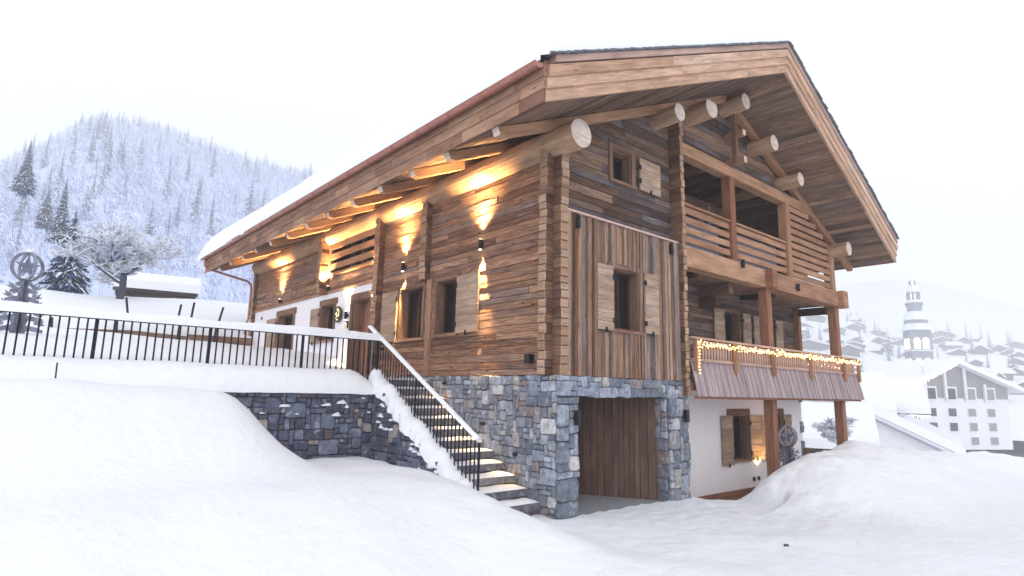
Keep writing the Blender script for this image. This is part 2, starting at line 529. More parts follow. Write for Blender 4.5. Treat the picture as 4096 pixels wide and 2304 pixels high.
M['lens'] = simple('lamp_lens', (1, .85, .6), .4, emit=(1, .8, .5), estr=10)
M['redwood'] = simple('reddish_deck', (.26, .15, .12), .8, var=.3, bscale=6, bump=.2)

def snow_mat(name='snow', col=(.90, .915, .95), bs=3.0, bstr=.35):
    mt, n, l, b = newmat(name)
    b.inputs['Base Color'].default_value = (*col, 1); b.inputs['Roughness'].default_value = .75
    b.inputs['Specular IOR Level'].default_value = .2
    tc = n.new('ShaderNodeTexCoord')
    nz = n.new('ShaderNodeTexNoise'); nz.inputs['Scale'].default_value = bs; nz.inputs['Detail'].default_value = 8; nz.inputs['Roughness'].default_value = .6
    l.new(tc.outputs['Object'], nz.inputs['Vector'])
    bp = n.new('ShaderNodeBump'); bp.inputs['Strength'].default_value = bstr; bp.inputs['Distance'].default_value = .04
    l.new(nz.outputs[0], bp.inputs['Height']); l.new(bp.outputs[0], b.inputs['Normal'])
    return mt
M['snow'] = snow_mat(col=(.84, .86, .91), bs=5.0, bstr=.9)

def stone_mat(name, cols):
    mt, n, l, b = newmat(name)
    b.inputs['Roughness'].default_value = .9; b.inputs['Specular IOR Level'].default_value = .2
    at = n.new('ShaderNodeAttribute'); at.attribute_name = 'rnd'
    cl = ramp(n, cols, 'CONSTANT')
    l.new(at.outputs['Fac'], cl.inputs[0])
    tc = n.new('ShaderNodeTexCoord')
    nz = n.new('ShaderNodeTexNoise'); nz.inputs['Scale'].default_value = 9; nz.inputs['Detail'].default_value = 8; nz.inputs['Roughness'].default_value = .65
    ofs = n.new('ShaderNodeVectorMath'); ofs.operation = 'ADD'
    sc0 = n.new('ShaderNodeMath'); sc0.operation = 'MULTIPLY'; sc0.inputs[1].default_value = 50
    l.new(at.outputs['Fac'], sc0.inputs[0]); l.new(sc0.outputs[0], ofs.inputs[1]); l.new(tc.outputs['Object'], ofs.inputs[0])
    l.new(ofs.outputs[0], nz.inputs['Vector'])
    mr = n.new('ShaderNodeMapRange'); mr.inputs[1].default_value = .32; mr.inputs[2].default_value = .68; mr.inputs[3].default_value = .55; mr.inputs[4].default_value = 1.5
    l.new(nz.outputs[0], mr.inputs[0])
    sc = n.new('ShaderNodeVectorMath'); sc.operation = 'SCALE'
    l.new(cl.outputs[0], sc.inputs[0]); l.new(mr.outputs[0], sc.inputs['Scale'])
    # pale lime blotches
    nz2 = n.new('ShaderNodeTexNoise'); nz2.inputs['Scale'].default_value = 5; nz2.inputs['Detail'].default_value = 5; nz2.inputs['Distortion'].default_value = 1.2
    l.new(ofs.outputs[0], nz2.inputs['Vector'])
    m2 = n.new('ShaderNodeMapRange'); m2.inputs[1].default_value = .60; m2.inputs[2].default_value = .68; m2.inputs[3].default_value = 0; m2.inputs[4].default_value = .6
    l.new(nz2.outputs[0], m2.inputs[0])
    mx = n.new('ShaderNodeMix'); mx.data_type = 'RGBA'
    l.new(m2.outputs[0], mx.inputs[0]); l.new(sc.outputs[0], mx.inputs[6]); mx.inputs[7].default_value = (.42, .45, .52, 1)
    l.new(mx.outputs[2], b.inputs['Base Color'])
    bp = n.new('ShaderNodeBump'); bp.inputs['Strength'].default_value = .8; bp.inputs['Distance'].default_value = .02
    l.new(nz.outputs[0], bp.inputs['Height']); l.new(bp.outputs[0], b.inputs['Normal'])
    return mt
M['stone'] = stone_mat('blue_grey_rubble', [(0, (.15, .17, .21)), (.16, (.22, .245, .31)), (.34, (.28, .305, .37)), (.50, (.18, .195, .24)), (.62, (.35, .375, .44)), (.72, (.25, .245, .27)), (.84, (.36, .34, .335)), (.90, (.48, .475, .50)), (.95, (.24, .19, .185))])
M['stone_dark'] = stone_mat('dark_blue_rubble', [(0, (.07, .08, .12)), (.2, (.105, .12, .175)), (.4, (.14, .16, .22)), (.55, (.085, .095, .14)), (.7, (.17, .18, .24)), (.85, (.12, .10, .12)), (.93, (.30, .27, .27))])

SEED = random.seed(7)
def nz3(x, y, z=0, s=1.0): return noise.noise(Vector((x * s, y * s, z)))
def sstep(a, b, x):
    t = max(0.0, min(1.0, (x - a) / (b - a))); return t * t * (3 - 2 * t)

# ---------------------------------------------------------------- ground and snow
def H(x, y):
    """height of the snow surface outside the terrace"""
    z = 0.0
    # bank at the foot of the terrace wall and the stairs
    left = sstep(-0.35, -1.9, x)
    z += left * (0.72 + 0.03 * (-x)) * sstep(-3.6, 0.4, y)
    z -= 0.0
    # added drift, stands in for a white fade over the wall's left part
    z += 1.2 * sstep(-3.1, -4.7, x) * sstep(.6, 3.4, y)
    z -= 0.35 * sstep(-1.0, -3.0, x) * sstep(1.5, -3.0, y)
    z += 0.25 * sstep(-8, -14, x)
    # ploughed pile in front of the balconies
    prof = 0.0
    xx = x
    if 2.9 < xx:
        prof = 0.86 * sstep(3.3, 6.3, xx) * (1 - 0.55 * sstep(8, 19, xx))
        prof += 0.18 * exp(-((xx - 8.7) / .7) ** 2) + .07 * exp(-((xx - 5.3) / .5) ** 2)
    yc = -1.75 + 0.12 * nz3(x, 3, 1, .7) - 0.03 * max(0, x - 8)
    wy = 0.75 if y > yc else 1.9
    z += prof * exp(-((y - yc) / wy) ** 2)
    # ground steps down beyond the garage pillar
    low = sstep(4.2, 5.2, x) * sstep(-1.3, -.4, y)
    z -= 0.62 * low
    z -= 0.5 * sstep(10, 16, x) * sstep(-1.5, 0.0, y)
    # valley falls to the right
    z -= 7.0 * sstep(17, 60, x)
    z -= 1.2 * sstep(-14, -40, y)
    near = exp(-((x - 5) ** 2 + (y + 2) ** 2) / 180)
    z += 0.10 * nz3(x, y, 0, .35) * 1.0 + 0.045 * nz3(x, y, 5, 1.1) + 0.02 * nz3(x, y, 9, 3.1)
    cl = exp(-((y + 1.5) / 1.5) ** 2) * sstep(2.5, 4, x) + .5 * exp(-((x + .6) / .8) ** 2 - ((y - .0) / .8) ** 2)
    z += cl * (.10 * abs(nz3(x, y, 11, 1.7)) + .045 * abs(nz3(x, y, 13, 4.1)) + .012 * nz3(x, y, 14, 9))
    fg = exp(-((x - 2.5) / 3.2) ** 2 - ((y + 1.6) / 1.6) ** 2)
    z += fg * (.03 * nz3(x, y, 21, 3.7) + .022 * nz3(x, y, 23, 8))
    if -0.5 < x < 4.5 and -2 < y < 0.4: z = min(z, 0.0 + 0.03 * nz3(x, y, 2, 5)) if x > 0.2 else z
    return z - 0.03

def grid(name, xs, ys, fn, mat, cut=None, **kw):
    vs = [(x, y, fn(x, y)) for y in ys for x in xs]
    nx = len(xs)
    fs = []
    for j in range(len(ys) - 1):
        for i in range(nx - 1):
            xm = (xs[i] + xs[i + 1]) / 2; ym = (ys[j] + ys[j + 1]) / 2
            if cut and cut(xm, ym): continue
            a = j * nx + i
            fs.append((a, a + 1, a + nx + 1, a + nx))
    me = bpy.data.meshes.new(name); me.from_pydata(vs, [], fs); me.materials.append(mat)
    me.polygons.foreach_set('use_smooth', [True] * len(fs)); me.update()
    o = bpy.data.objects.new(name, me); COL.objects.link(o)
    for k, v in kw.items(): o[k] = v
    return o
def spaced(segs):
    out = []
    for a, b, s in segs:
        n = max(1, int(round((b - a) / s)))
        out += [a + (b - a) * i / n for i in range(n)]
    out.append(segs[-1][1]); return out

def Hall(x, y):
    # wider terrain: behind the terrace the hillside rises, crests, then the valley
    if y < 3.75: return H(x, y)
    if x > 12.0:
        h0 = H(x, min(y, 3.7))
        return h0 - 0.10 * min(y - 3.7, 30) * sstep(12, 20, x)
    return H(x, 3.7) * (1 - sstep(3.75, 3.9, y)) + 0.3
grid('snow_ground', spaced([(-140, -60, 20), (-60, -16, 3), (-16, -3, .2), (-3, 9.5, .075), (9.5, 16, .15), (16, 40, .8), (40, 90, 4), (90, 900, 40)]),
     spaced([(-140, -50, 15), (-50, -12, 2.5), (-12, -3.4, .2), (-3.4, .4, .075), (.4, 4.2, .15), (4.2, 40, 1.2), (40, 90, 5), (90, 620, 30)]), Hall, M['snow'],
     cut=lambda x, y: (0.1 < x < 3.9 and -0.12 < y < 3.9) or (4.1 < x < 12.3 and 1.15 < y < 3.9), kind='structure', label='snow covered ground in front of the chalet')

def T(x, y):
    """snow on the terrace and the slope behind it"""
    pts = [(3.4, 2.34), (4, 2.48), (5, 2.58), (8, 2.90), (9.0, 3.0), (10, 3.10), (13.9, 3.45), (16.5, 3.62), (16.56, 3.66), (16.75, 4.0), (21, 4.95), (25, 5.85), (28, 6.05), (34, 5.8), (60, 4.0), (120, 3.0)]
    z = pts[-1][1]
    for (a, za), (b, zb) in zip(pts, pts[1:]):
        if y <= b:
            t = max(0, (y - a) / (b - a)); z = za + (zb - za) * t; break
    z += 0.6 * sstep(-6, 2, x) * sstep(17, 26, y)
    z += 0.05 * nz3(x, y, 3, .5) + 0.012 * nz3(x, y, 8, 2.5)
    z += .2 * min(1, max(0, -x / 6)) * sstep(14, 16.4, y)
    # cleared path to the door
    z -= 0.55 * sstep(-2.0, -1.0, x) * (1 - sstep(7.6, 9.2, y))
    return z
def TF(x, y):
    # rounded front lip hanging over the wall
    if y < 4.0:
        t = (y - 3.62) / 0.38
        t = max(0, min(1, t))
        return 1.98 + 0.02 * nz3(x, 1, 4, 2.0) + (T(x, 4.0) - 1.98) * sqrt(max(0, 1 - (1 - t) ** 2)) 
    return T(x, y)
grid('terrace_snow', spaced([(-140, -40, 10), (-40, -12, 1.5), (-12, 0.0, .15), (0.0, 60, 4)]), [3.62, 3.625, 3.635, 3.65, 3.675, 3.70, 3.74, 3.79, 3.85, 3.92] + spaced([(4.0, 12, .15), (12, 15.8, .6), (15.8, 17.2, .07), (17.2, 30, .8), (30, 70, 3), (70, 120, 10)]), TF, M['snow'],
     cut=lambda x, y: (x > -0.02 and y < 17.4) or (x > -1.36 and y < 4.35), kind='structure', label='snow blanket over the terrace and the slope behind it')

# ---------------------------------------------------------------- the chalet
CH = root0('chalet', 'large wooden chalet on a stone base with a snow covered roof', 'chalet')
SOFF = lambda x: 7.25 + 0.44 * (x if x < 6.27 else 12.54 - x)
roofclipL = (-0.44, 1, 7.25 - .03)
roofclipR = (0.44, 1, 7.25 + 0.44 * 12.54 - .03)
ZB = 2.40      # top of the stone base

# side wall of boards
holesL = [(3.0, 3.83, 3.33, 4.58), (4.34, 5.45, 3.30, 4.56), (6.9, 9.9, 5.57, 6.75), (6.68, 17, 0, 4.99)]
mb = MB()
planks(mb, FL, 0.2, 17.0, ZB, 6.75, holes=holesL, seed=3, h=(.10, .175), L=(2.2, 5.5))
slab_with_holes(mb, FL, 0.1, 17.0, ZB, 6.75, -.3, -.05, holes=holesL, r=0.0)
mb.build('side_wall', M['side'], CH)
mb = MB(); slab_with_holes(mb, FL, 6.68, 17.0, 1.5, 4.99, -.3, -.01, holes=[(12.61, 14.1, 3.3, 4.60), (9.35, 10.3, 3.50, 4.62), (7.02, 8.05, 2.1, 4.55)])
mb.build('plaster_wall', M['plaster'], CH)
mb = MB(); box(mb, -.035, .02, 6.68, 16.95, 4.96, 5.03, (0, 1, 0)); mb.build('ledger_board', M['eave'], CH)

# gable wall
gh = [(1.69, 2.33, 6.50, 7.18), (4.15, 9.3, 5.4, 7.72), (9.3, 12.3, 5.4, 8.1)]
mb = MB()
planks(mb, FG, 0.17, 3.75, 5.5, 9.2, holes=gh[:1], clips=[roofclipL], seed=11, h=(.13, .24), L=(1.5, 3.5))
slab_with_holes(mb, FG, 0.1, 3.95, 5.45, 10.1, -.25, -.05, holes=gh[:1], clips=[roofclipL, roofclipR], r=0.0)
mb.build('gable_wall', M['gable'], CH); mb = MB()
planks(mb, FG, 4.0, 12.5, 7.98, 10.1, holes=[(10.9, 12.6, 7, 8.6)], clips=[roofclipL, roofclipR], seed=12, h=(.15, .24), L=(2, 5))
slab_with_holes(mb, FG, 3.95, 12.4, 7.98, 10.1, -.25, -.05, clips=[roofclipL, roofclipR], r=0.0)
mb.build('gable_wall', M['gable'], CH)
# batten cladding
wh = [(1.46, 2.36, 3.34, 4.57)]
mb = MB()
rn = random.Random(5)
x = 0.17
slab_with_holes(mb, FG, .17, 3.78, ZB, 5.46, -.1, .10, holes=wh, r=0.2)
while x < 3.76:
    w = rn.uniform(.035, .11); r = rn.random(); dd = .12 + rn.choice([0, 0, .03, .055, .08]) + rn.uniform(0, .006)
    rs = [(x, min(x + w, 3.78), ZB + .0, 5.45)]
    for ho in wh: rs = sub_rects(rs, ho)
    for a, b, c, d in rs:
        if b - a > .008: board_poly(mb, FG, [(a + .003, c), (b - .002, c), (b - .003, d), (a + .002, d)], 0.05, dd, r, FG.v)
    x += w
mb.build('batten_cladding', M['batten'], CH)
mb = MB(); box(mb, .15, 3.82, -.20, .01, 5.46, 5.50); mb.build('copper_flashing', M['copperflash'], CH)

# log-end columns: alternating hewn beam ends
def column(F, u, w, v0, v1, proj, seed, back=-.1, name='corner_post', hh=(.12, .2)):
    rn = random.Random(seed); mb = MB(); v = v0
    while v < v1:
        h = min(rn.uniform(*hh), v1 - v)
        if v1 - v - h < .05: h = v1 - v
        r = rn.random(); d = proj + rn.uniform(-.018, .018); e = rn.uniform(-.008, .008)
        a, b = u - w / 2 + e, u + w / 2 + e
        cc = .014
        P0 = [(a, v + .004), (b, v + .004), (b, v + h - .004), (a, v + h - .004)]
        P1 = [(a + cc, v + .014), (b - cc, v + .014), (b - cc, v + h - .01), (a + cc, v + h - .01)]
        prism(mb, [F.p(x, y, back) for x, y in P0], [F.p(x, y, d - .02) for x, y in P0], F.n, r, cap0=False, mi=1)
        prism(mb, [F.p(x, y, d - .02) for x, y in P0], [F.p(x, y, d) for x, y in P1], F.n, r, cap0=False)
        v += h
    return mb.build(name, [M['hewn'], M['hewnshade']], CH)
column(FL, .10, .19, ZB, 6.72, .20, 21)
column(FG, .09, .19, ZB, 6.75, .22, 22)
column(FG, 3.84, .125, 2.08, 8.60, .31, 23, name='wall_end_post')
column(FL, 4.28, .24, 4.66, 6.72, .17, 24, name='wall_end_post')
column(FL, 6.56, .22, 2.2, 6.72, .20, 25, name='wall_end_post')
column(FL, 10.05, .22, 4.95, 6.72, .32, 26, name='wall_end_post')
column(FL, 16.9, .20, 3.4, 6.9, .14, 27, back=-.2)
mb = MB(); box(mb, -.05, .02, 3.99, 4.2, ZB, 4.66, (0, 0, 1)); mb.build('cover_strip', M['side'], CH)

# stone base
mb = MB()
stones(mb, FL, -.2, 4.4, -.35, ZB - .0, seed=31, cell=.095)
stones(mb, FG, -.02, 4.0, 2.02, ZB, seed=32, cell=.095, big=.5)
stones(mb, FG, -.02, .5, -.35, 2.02, seed=33, cell=.12, big=.5)
stones(mb, FG, 3.28, 4.0, -.35, 2.02, seed=34, cell=.12, big=.6)
FJ1 = Frame((.5, 0, 0), (0, 1, 0), (1, 0, 0)); FJ2 = Frame((3.28, 0, 0), (0, 1, 0), (-1, 0, 0)); FJ3 = Frame((4.0, 0, 0), (0, 1, 0), (1, 0, 0))
for o_ in mb.v[:0]: pass
mbs = mb
mb = MB()
# the gable face of the stone stands 15 cm proud of the wall plane
sb = MB()
FGs = Frame((0, -.15, 0), (1, 0, 0), (0, -1, 0))
stones(sb, FL, -.12, 6.6, -.35, ZB, seed=31, cell=.095)
stones(sb, FGs, -.02, 4.0, 2.02, ZB, seed=32, cell=.095, big=.5)
stones(sb, FGs, -.02, .5, -.4, 2.02, seed=33, cell=.13, big=.5)
stones(sb, FGs, 3.28, 4.0, -.6, 2.02, seed=34, cell=.13, big=.6)
stones(sb, FJ2, -.12, .18, -.3, 2.02, seed=35, cell=.14, big=.6)
stones(sb, FJ3, -.12, .8, -.7, 2.38, seed=36, cell=.14, big=.4)
sb.build('stone_base', M['stone'], CH)
sb = MB()
box(sb, .0, .3, -.14, 6.6, -.8, ZB - .01); box(sb, .3, .49, -.14, .3, -.8, 2.02); box(sb, 3.29, 3.99, -.14, 1.0, -.8, 2.03); box(sb, .3, 3.99, -.14, .3, 2.035, ZB - .01)
sb.build('mortar_core', M['mortar'], CH)

# garage
mb = MB()
d_ = Vector((-1.5, 2.55, 0)); L_ = d_.length; d_.normalize()
FGa = Frame((3.30, 0.03, 0), d_, Vector((-d_.y, d_.x, 0)))
planks(mb, FGa, 0, L_, -.12, 2.03, vertical=True, h=(.10, .19), L=(90, 95), d0=-.05, d1=.0, jit=.012, seed=41)
slab_with_holes(mb, FGa, 0, L_, -.3, 2.03, -.09, -.045, r=.1)
mb.build('garage_gate', M['gate'], CH)
mb = MB(); box(mb, .3, 3.3, -.1, 3.8, -.5, -.07); box(mb, .45, 3.32, -.42, -.1, -.5, -.06, r=.4); mb.build('garage_floor', M['concrete'], CH)
mb = MB(); box(mb, .3, 3.4, .3, 3.8, 2.04, 2.12); mb.build('garage_ceiling', M['beam'], CH)
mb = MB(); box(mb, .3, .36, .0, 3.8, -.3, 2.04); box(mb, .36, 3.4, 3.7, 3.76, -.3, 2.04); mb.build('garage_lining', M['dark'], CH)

# ------------------------------------------------ windows
def window(F, u0, u1, v0, v1, d, fr=.09, frd=.03, sh=(), recess=.26, lint=None, name='window', inner='wood', sill=True, shm='shutter', hinge=True, frm='frame'):
    """opening u0..u1 x v0..v1; frame board round it on the face at depth d; shutters: list of (side, width, dv)"""
    mb = MB()
    W_ = [(u0 - fr, u0, v0 - fr * .3, v1 + fr), (u1, u1 + fr, v0 - fr * .3, v1 + fr), (u0, u1, v1, v1 + fr)]
    for a, b, c, e in W_:
        g = F.v if b - a < e - c else F.u
        board_poly(mb, F, [(a + .002, c), (b - .002, c), (b - .002, e), (a + .002, e)], d - .05, d + frd, random.random(), g)
    if lint:
        a, b, c, e = lint
        board_poly(mb, F, [(a, c), (b, c), (b, e), (a, e)], d - .05, d + frd + .015, random.random(), F.u)
    wo = mb.build(name, M[frm], CH)
    # reveal
    rv = MB()
    t = .025
    for a, b, c, e in ((u0, u0 + t, v0, v1), (u1 - t, u1, v0, v1)):
        board_poly(rv, F, [(a, c), (b, c), (b, e), (a, e)], d - recess, d - .002, random.random(), F.v)
    board_poly(rv, F, [(u0 + t, v1 - t), (u1 - t, v1 - t), (u1 - t, v1), (u0 + t, v1)], d - recess, d - .002, .5, F.u)
    board_poly(rv, F, [(u0 + t, v0), (u1 - t, v0), (u1 - t, v0 + t), (u0 + t, v0 + t)], d - recess, d - .002, .5, F.u)
    rv.build('reveal', M[frm], wo)
    pn = MB()
    board_poly(pn, F, [(u0 + t, v0 + t), (u1 - t, v0 + t), (u1 - t, v1 - t), (u0 + t, v1 - t)], d - recess - .03, d - recess + .01, .5, F.u)
    pn.build('pane', M['glass'], wo)
    sa = MB(); w = u1 - u0
    um = (u0 + u1) / 2
    for a, b, c, e in ((u0 + t, u0 + t + .05, v0 + t, v1 - t), (u1 - t - .05, u1 - t, v0 + t, v1 - t), (u0 + t + .05, u1 - t - .05, v1 - t - .05, v1 - t), (u0 + t + .05, u1 - t - .05, v0 + t, v0 + t + .06), (um - .035, um + .035, v0 + t + .06, v1 - t - .05)):
        if b - a > .01: board_poly(sa, F, [(a, c), (b, c), (b, e), (a, e)], d - recess + .01, d - recess + .05, random.random(), F.v)
    sa.build('sash', M['inner'], wo)
    if inner == 'wood':
        cu_ = MB()
        # inner curtain-like boards folded inside, seen through the glass
        a, b = u0 + t + .055, u0 + t + .05 + (w * .38)
        planks(cu_, F, a, b, v0 + t + .06, v1 - t - .05, vertical=True, h=(.08, .12), L=(90, 91), d0=d - recess + .012, d1=d - recess + .026, jit=.002, seed=int(u0 * 100))
        cu_.build('inner_shutter', M['frame'], wo)
    if sill:
        sl = MB(); board_poly(sl, F, [(u0 - fr, v0 - .06), (u1 + fr, v0 - .06), (u1 + fr, v0), (u0 - fr, v0)], d - .1, d + .07, random.random(), F.u)
        sl.build('sill', M['eave'], wo)
    for (side, ww, gapu, vv0, vv1) in sh:
        s_ = MB()
        if side < 0: a, b = u0 - gapu - ww, u0 - gapu
        else: a, b = u1 + gapu, u1 + gapu + ww
        planks(s_, F, a, b, vv0, vv1, h=(.14, .24), L=(90, 91), d0=d + .01 + frd, d1=d + .05 + frd, jit=.002, gap=.0025, seed=int(abs(a) * 77) + int(vv0 * 10))
        so = s_.build('shutter', M[shm], wo)
        hk = MB()
        hg = []
        board_poly(hk, F, [((a + b) / 2 - .015, vv0 - .05), ((a + b) / 2 + .015, vv0 - .05), ((a + b) / 2 + .02, vv0 + .05), ((a + b) / 2 - .02, vv0 + .05)], d + frd + .04, d + frd + .075, .5, F.u)
        if hinge:
            e_ = b if side < 0 else a
            for hv in (vv0 + .2, vv1 - .22):
                hh_ = MB(); hg.append(hh_); board_poly(hh_, F, [(e_ - .03, hv - .05), (e_ + .03, hv - .05), (e_ + .03, hv + .05), (e_ - .03, hv + .05)], d + frd + .045, d + frd + .07, .5, F.u)
        hk.build('shutter_hook', M['black'], wo)
        for hh_ in hg: hh_.build('hinge', M['black'], wo)
    return wo

window(FL, 3.0, 3.83, 3.33, 4.58, 0.0, fr=.06, sh=[(-1, .78, .06, 3.31, 4.58)])
window(FL, 4.38, 5.45, 3.30, 4.56, 0.0, fr=.06, sh=[(1, .75, .08, 3.27, 4.56)])
window(FL, 9.38, 10.27, 3.52, 4.60, 0.0, fr=.10, lint=(9.2, 10.42, 4.60, 4.78), sh=[(1, .66, .08, 3.45, 4.56)])
window(FL, 12.64, 14.05, 3.32, 4.58, 0.0, fr=.12, lint=(12.45, 14.25, 4.58, 4.78), sh=[(1, .95, .12, 3.25, 4.54)])
window(FG, 1.46, 2.34, 3.34, 4.57, 0.14, fr=.10, sh=[(-1, .47, .0, 3.30, 4.58), (1, .46, .14, 3.33, 4.60)])
window(FG, 1.69, 2.33, 6.50, 7.18, 0.0, fr=.11, frd=.035, sh=[(1, .74, .22, 6.47, 7.2)], shm='shutter')
# lower windows in the recessed wall
window(FB, 8.03, 8.9, .36, 1.57, 0.0, fr=.06, lint=(7.82, 9.02, 1.57, 1.75), sh=[(-1, .55, .03, .26, 1.57), (1, .62, .06, .33, 1.57)])
window(FB, 10.2, 11.0, .36, 1.57, 0.0, fr=.06, lint=(9.95, 11.12, 1.57, 1.75), sh=[(-1, .5, .06, .3, 1.57), (1, .5, .06, .3, 1.57)])
window(FB, 7.82, 8.68, 2.5, 4.48, 0.0, fr=.06, sh=[(-1, .52, .03, 2.5, 4.5), (1, .45, .14, 2.5, 4.5)], sill=False)
window(FB, 9.93, 10.72, 2.5, 4.46, 0.0, fr=.06, sh=[(-1, .44, .03, 2.5, 4.48), (1, .46, .14, 2.5, 4.48)], sill=False)

# entrance door
mb = MB()
for a, b, c, e in ((6.90, 7.02, 2.1, 4.55), (8.05, 8.2, 2.1, 4.55), (6.86, 8.26, 4.55, 4.74)):
    board_poly(mb, FL, [(a, c), (b, c), (b, e), (a, e)], -.05, .06, random.random(), FL.v)
door = mb.build('entrance_door', M['frame'], CH)
mb = MB(); planks(mb, FL, 7.03, 8.04, 2.1, 4.54, vertical=True, h=(.18, .3), L=(90, 91), d0=-.32, d1=-.26, jit=.004, seed=51); mb.build('door_leaf', M['post'], door)
mb = MB(); board_poly(mb, FL, [(7.02, 2.1), (7.05, 2.1), (7.05, 4.55), (7.02, 4.55)], -.3, -.002, .4, FL.v); board_poly(mb, FL, [(8.02, 2.1), (8.05, 2.1), (8.05, 4.55), (8.02, 4.55)], -.3, -.002, .7, FL.v); board_poly(mb, FL, [(7.05, 4.52), (8.02, 4.52), (8.02, 4.55), (7.05, 4.55)], -.3, -.002, .7, FL.u); mb.build('reveal', M['frame'], door)
mb = MB(); tube(mb, [FL.p(7.15, 3.1, -.26), FL.p(7.15, 3.1, -.2), FL.p(7.3, 3.1, -.2)], .012); mb.build('handle', M['black'], door)

# slatted loggia opening on the side wall
mb = MB()
for z in (5.78, 6.10, 6.42):
    box(mb, -.05, .0, 6.9, 9.86, z - .09, z + .09, (0, 1, 0))
lg = mb.build('side_slats', M['beam'], CH)
mb = MB(); box(mb, -.06, .03, 9.78, 9.92, 5.5, 6.7, (0, 0, 1)); box(mb, -.06, .03, 6.84, 6.96, 5.5, 6.7, (0, 0, 1)); box(mb, -.07, .03, 6.96, 9.78, 5.5, 5.575, (0, 1, 0)); mb.build('slat_frame', M['beam'], lg)
mb = MB(); planks(mb, Frame((1.3, 0, 0), (0, 1, 0), (-1, 0, 0)), 6.7, 10.1, 5.3, 7.0, seed=61)
box(mb, .05, 1.3, 10.0, 10.06, 5.3, 7.2, (1, 0, 0)); box(mb, .05, 1.3, 6.7, 6.76, 5.3, 7.2, (1, 0, 0)); box(mb, 0.1, 1.3, 6.76, 10.0, 5.3, 5.4, (0, 1, 0))
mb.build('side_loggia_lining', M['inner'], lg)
for y in (8.3, 9.05):
    mb = MB(); box(mb, 0.3, .42, y, y + .12, 5.4, 7.1, (0, 0, 1)); mb.build('loggia_stud', M['frame'], lg)

# ------------------------------------------------ purlins and rafters
PUR = [(0.02, 6.78, .27, None), (3.23, 8.28, .20, None), (4.58, 8.86, .25, 9.02), (6.27, 9.62, .21, None), (7.75, 8.93, .22, None), (9.28, 8.28, .20, None), (12.52, 6.80, .22, None)]
for i, (x, z, rad, cutz) in enumerate(PUR):
    mb = MB(); log(mb, (x, -.68, z), (x, 16.95 if i in (0, 3, 6) else 3.0, z), rad, random.random(), cut=cutz)
    mb.build('purlin', [M['logs'], M['logend']], CH)
for i in range(13):
    y = -.12 + 1.4 * i if i else -.12
    y = [-.12, 1.36, 2.62, 3.97, 5.34, 6.75, 8.15, 9.6, 11.0, 12.4, 13.8, 15.2, 16.6][i]
    mb = MB()
    x1 = 6.2 if i == 0 else .5
    zt = lambda x: SOFF(x) - .115
    a = Vector((-1.52, y, zt(-1.52))); b = Vector((x1, y, zt(x1)))
    beam(mb, a + (b - a).normalized() * .12, b, .17, .20, .3 + .4 * random.random(), ch=.015)
    g = (b - a).normalized(); v = Vector((0, 1, 0)).cross(g) * -1
    # rounded nose
    top = a + Vector((0, 0, .1)); 
    P0 = [a + g * .12 + Vector((0, s * .085, 0)) + v * t * .1 for s, t in ((-1, -1), (1, -1), (1, 1), (-1, 1))]
    P1 = [a + Vector((0, s * .085, 0)) + v * t for s, t in ((-1, -.04), (1, -.04), (1, .1), (-1, .1))]
    prism(mb, P0, P1, g, .5, endmi=1, cap0=False)
    mb.build('rafter', [M['beam'], M['logend']], CH)
    mb = MB()
    a = Vector((14.08, y, zt(14.08))); b = Vector((6.34 if i == 0 else 12.0, y, zt(6.34 if i == 0 else 12.0)))
    beam(mb, a, b, .17, .20, random.random(), ch=.015)
    if i in (0, 1, 2, 3): mb.build('rafter', M['beam'], CH)

# ------------------------------------------------ roof
XL, XR, XM, YB = -1.65, 14.2, 6.27, 18.1
def yf(x):   # prow: the ridge runs further out than the eaves
    return -1.45 - .26 * (1 - abs(x - XM) / (XM - XL) if x < XM else 1 - (x - XM) / (XR - XM))
def soffit_boards(seed, xa, xb):
    rn = random.Random(seed); mb = MB(); x = xa
    sgn = 1 if xb > xa else -1
    while (xb - x) * sgn > .01:
        w = rn.uniform(.10, .17); x2 = x + sgn * w
        if (xb - x2) * sgn < .05: x2 = xb
        y = yf(x) + .03
        first = True
        while y < YB - .05:
            y2 = min(y + rn.uniform(1.2, 3.6), YB - .05)
            dz = rn.uniform(-.006, .006); r = rn.random(); g_ = .004 * sgn
            ya = max(yf(x), yf(x2)) + .03 if first else y
            ya2 = ya
            z1, z2 = SOFF(x) + dz, SOFF(x2) + dz
            bt = [(x + g_, ya + .002, z1), (x2 - g_, ya2 + .002, z2), (x2 - g_, y2, z2), (x + g_, y2, z1)]
            prism(mb, bt, [(p[0], p[1], p[2] + .05) for p in bt], (0, 1, 0), r)
            y = y2; first = False
        x = x2
    return mb
mb = soffit_boards(71, XL + .03, XM)
roof = mb.build('roof', M['soffit'], CH)
m2 = soffit_boards(72, XR - .03, XM).build('roof_soffit', M['soffit'], roof)
# deck
mb = MB()
for xe in (XL, XR):
    b = [(xe, yf(xe) + .03, SOFF(xe) + .07), (XM, yf(XM) + .03, SOFF(XM) + .07), (XM, YB, SOFF(XM) + .07), (xe, YB, SOFF(xe) + .07)]
    prism(mb, b, [(p[0], p[1], p[2] + .62) for p in b], (0, 1, 0), .5)
mb.build('roof_deck', M['eave'], roof)
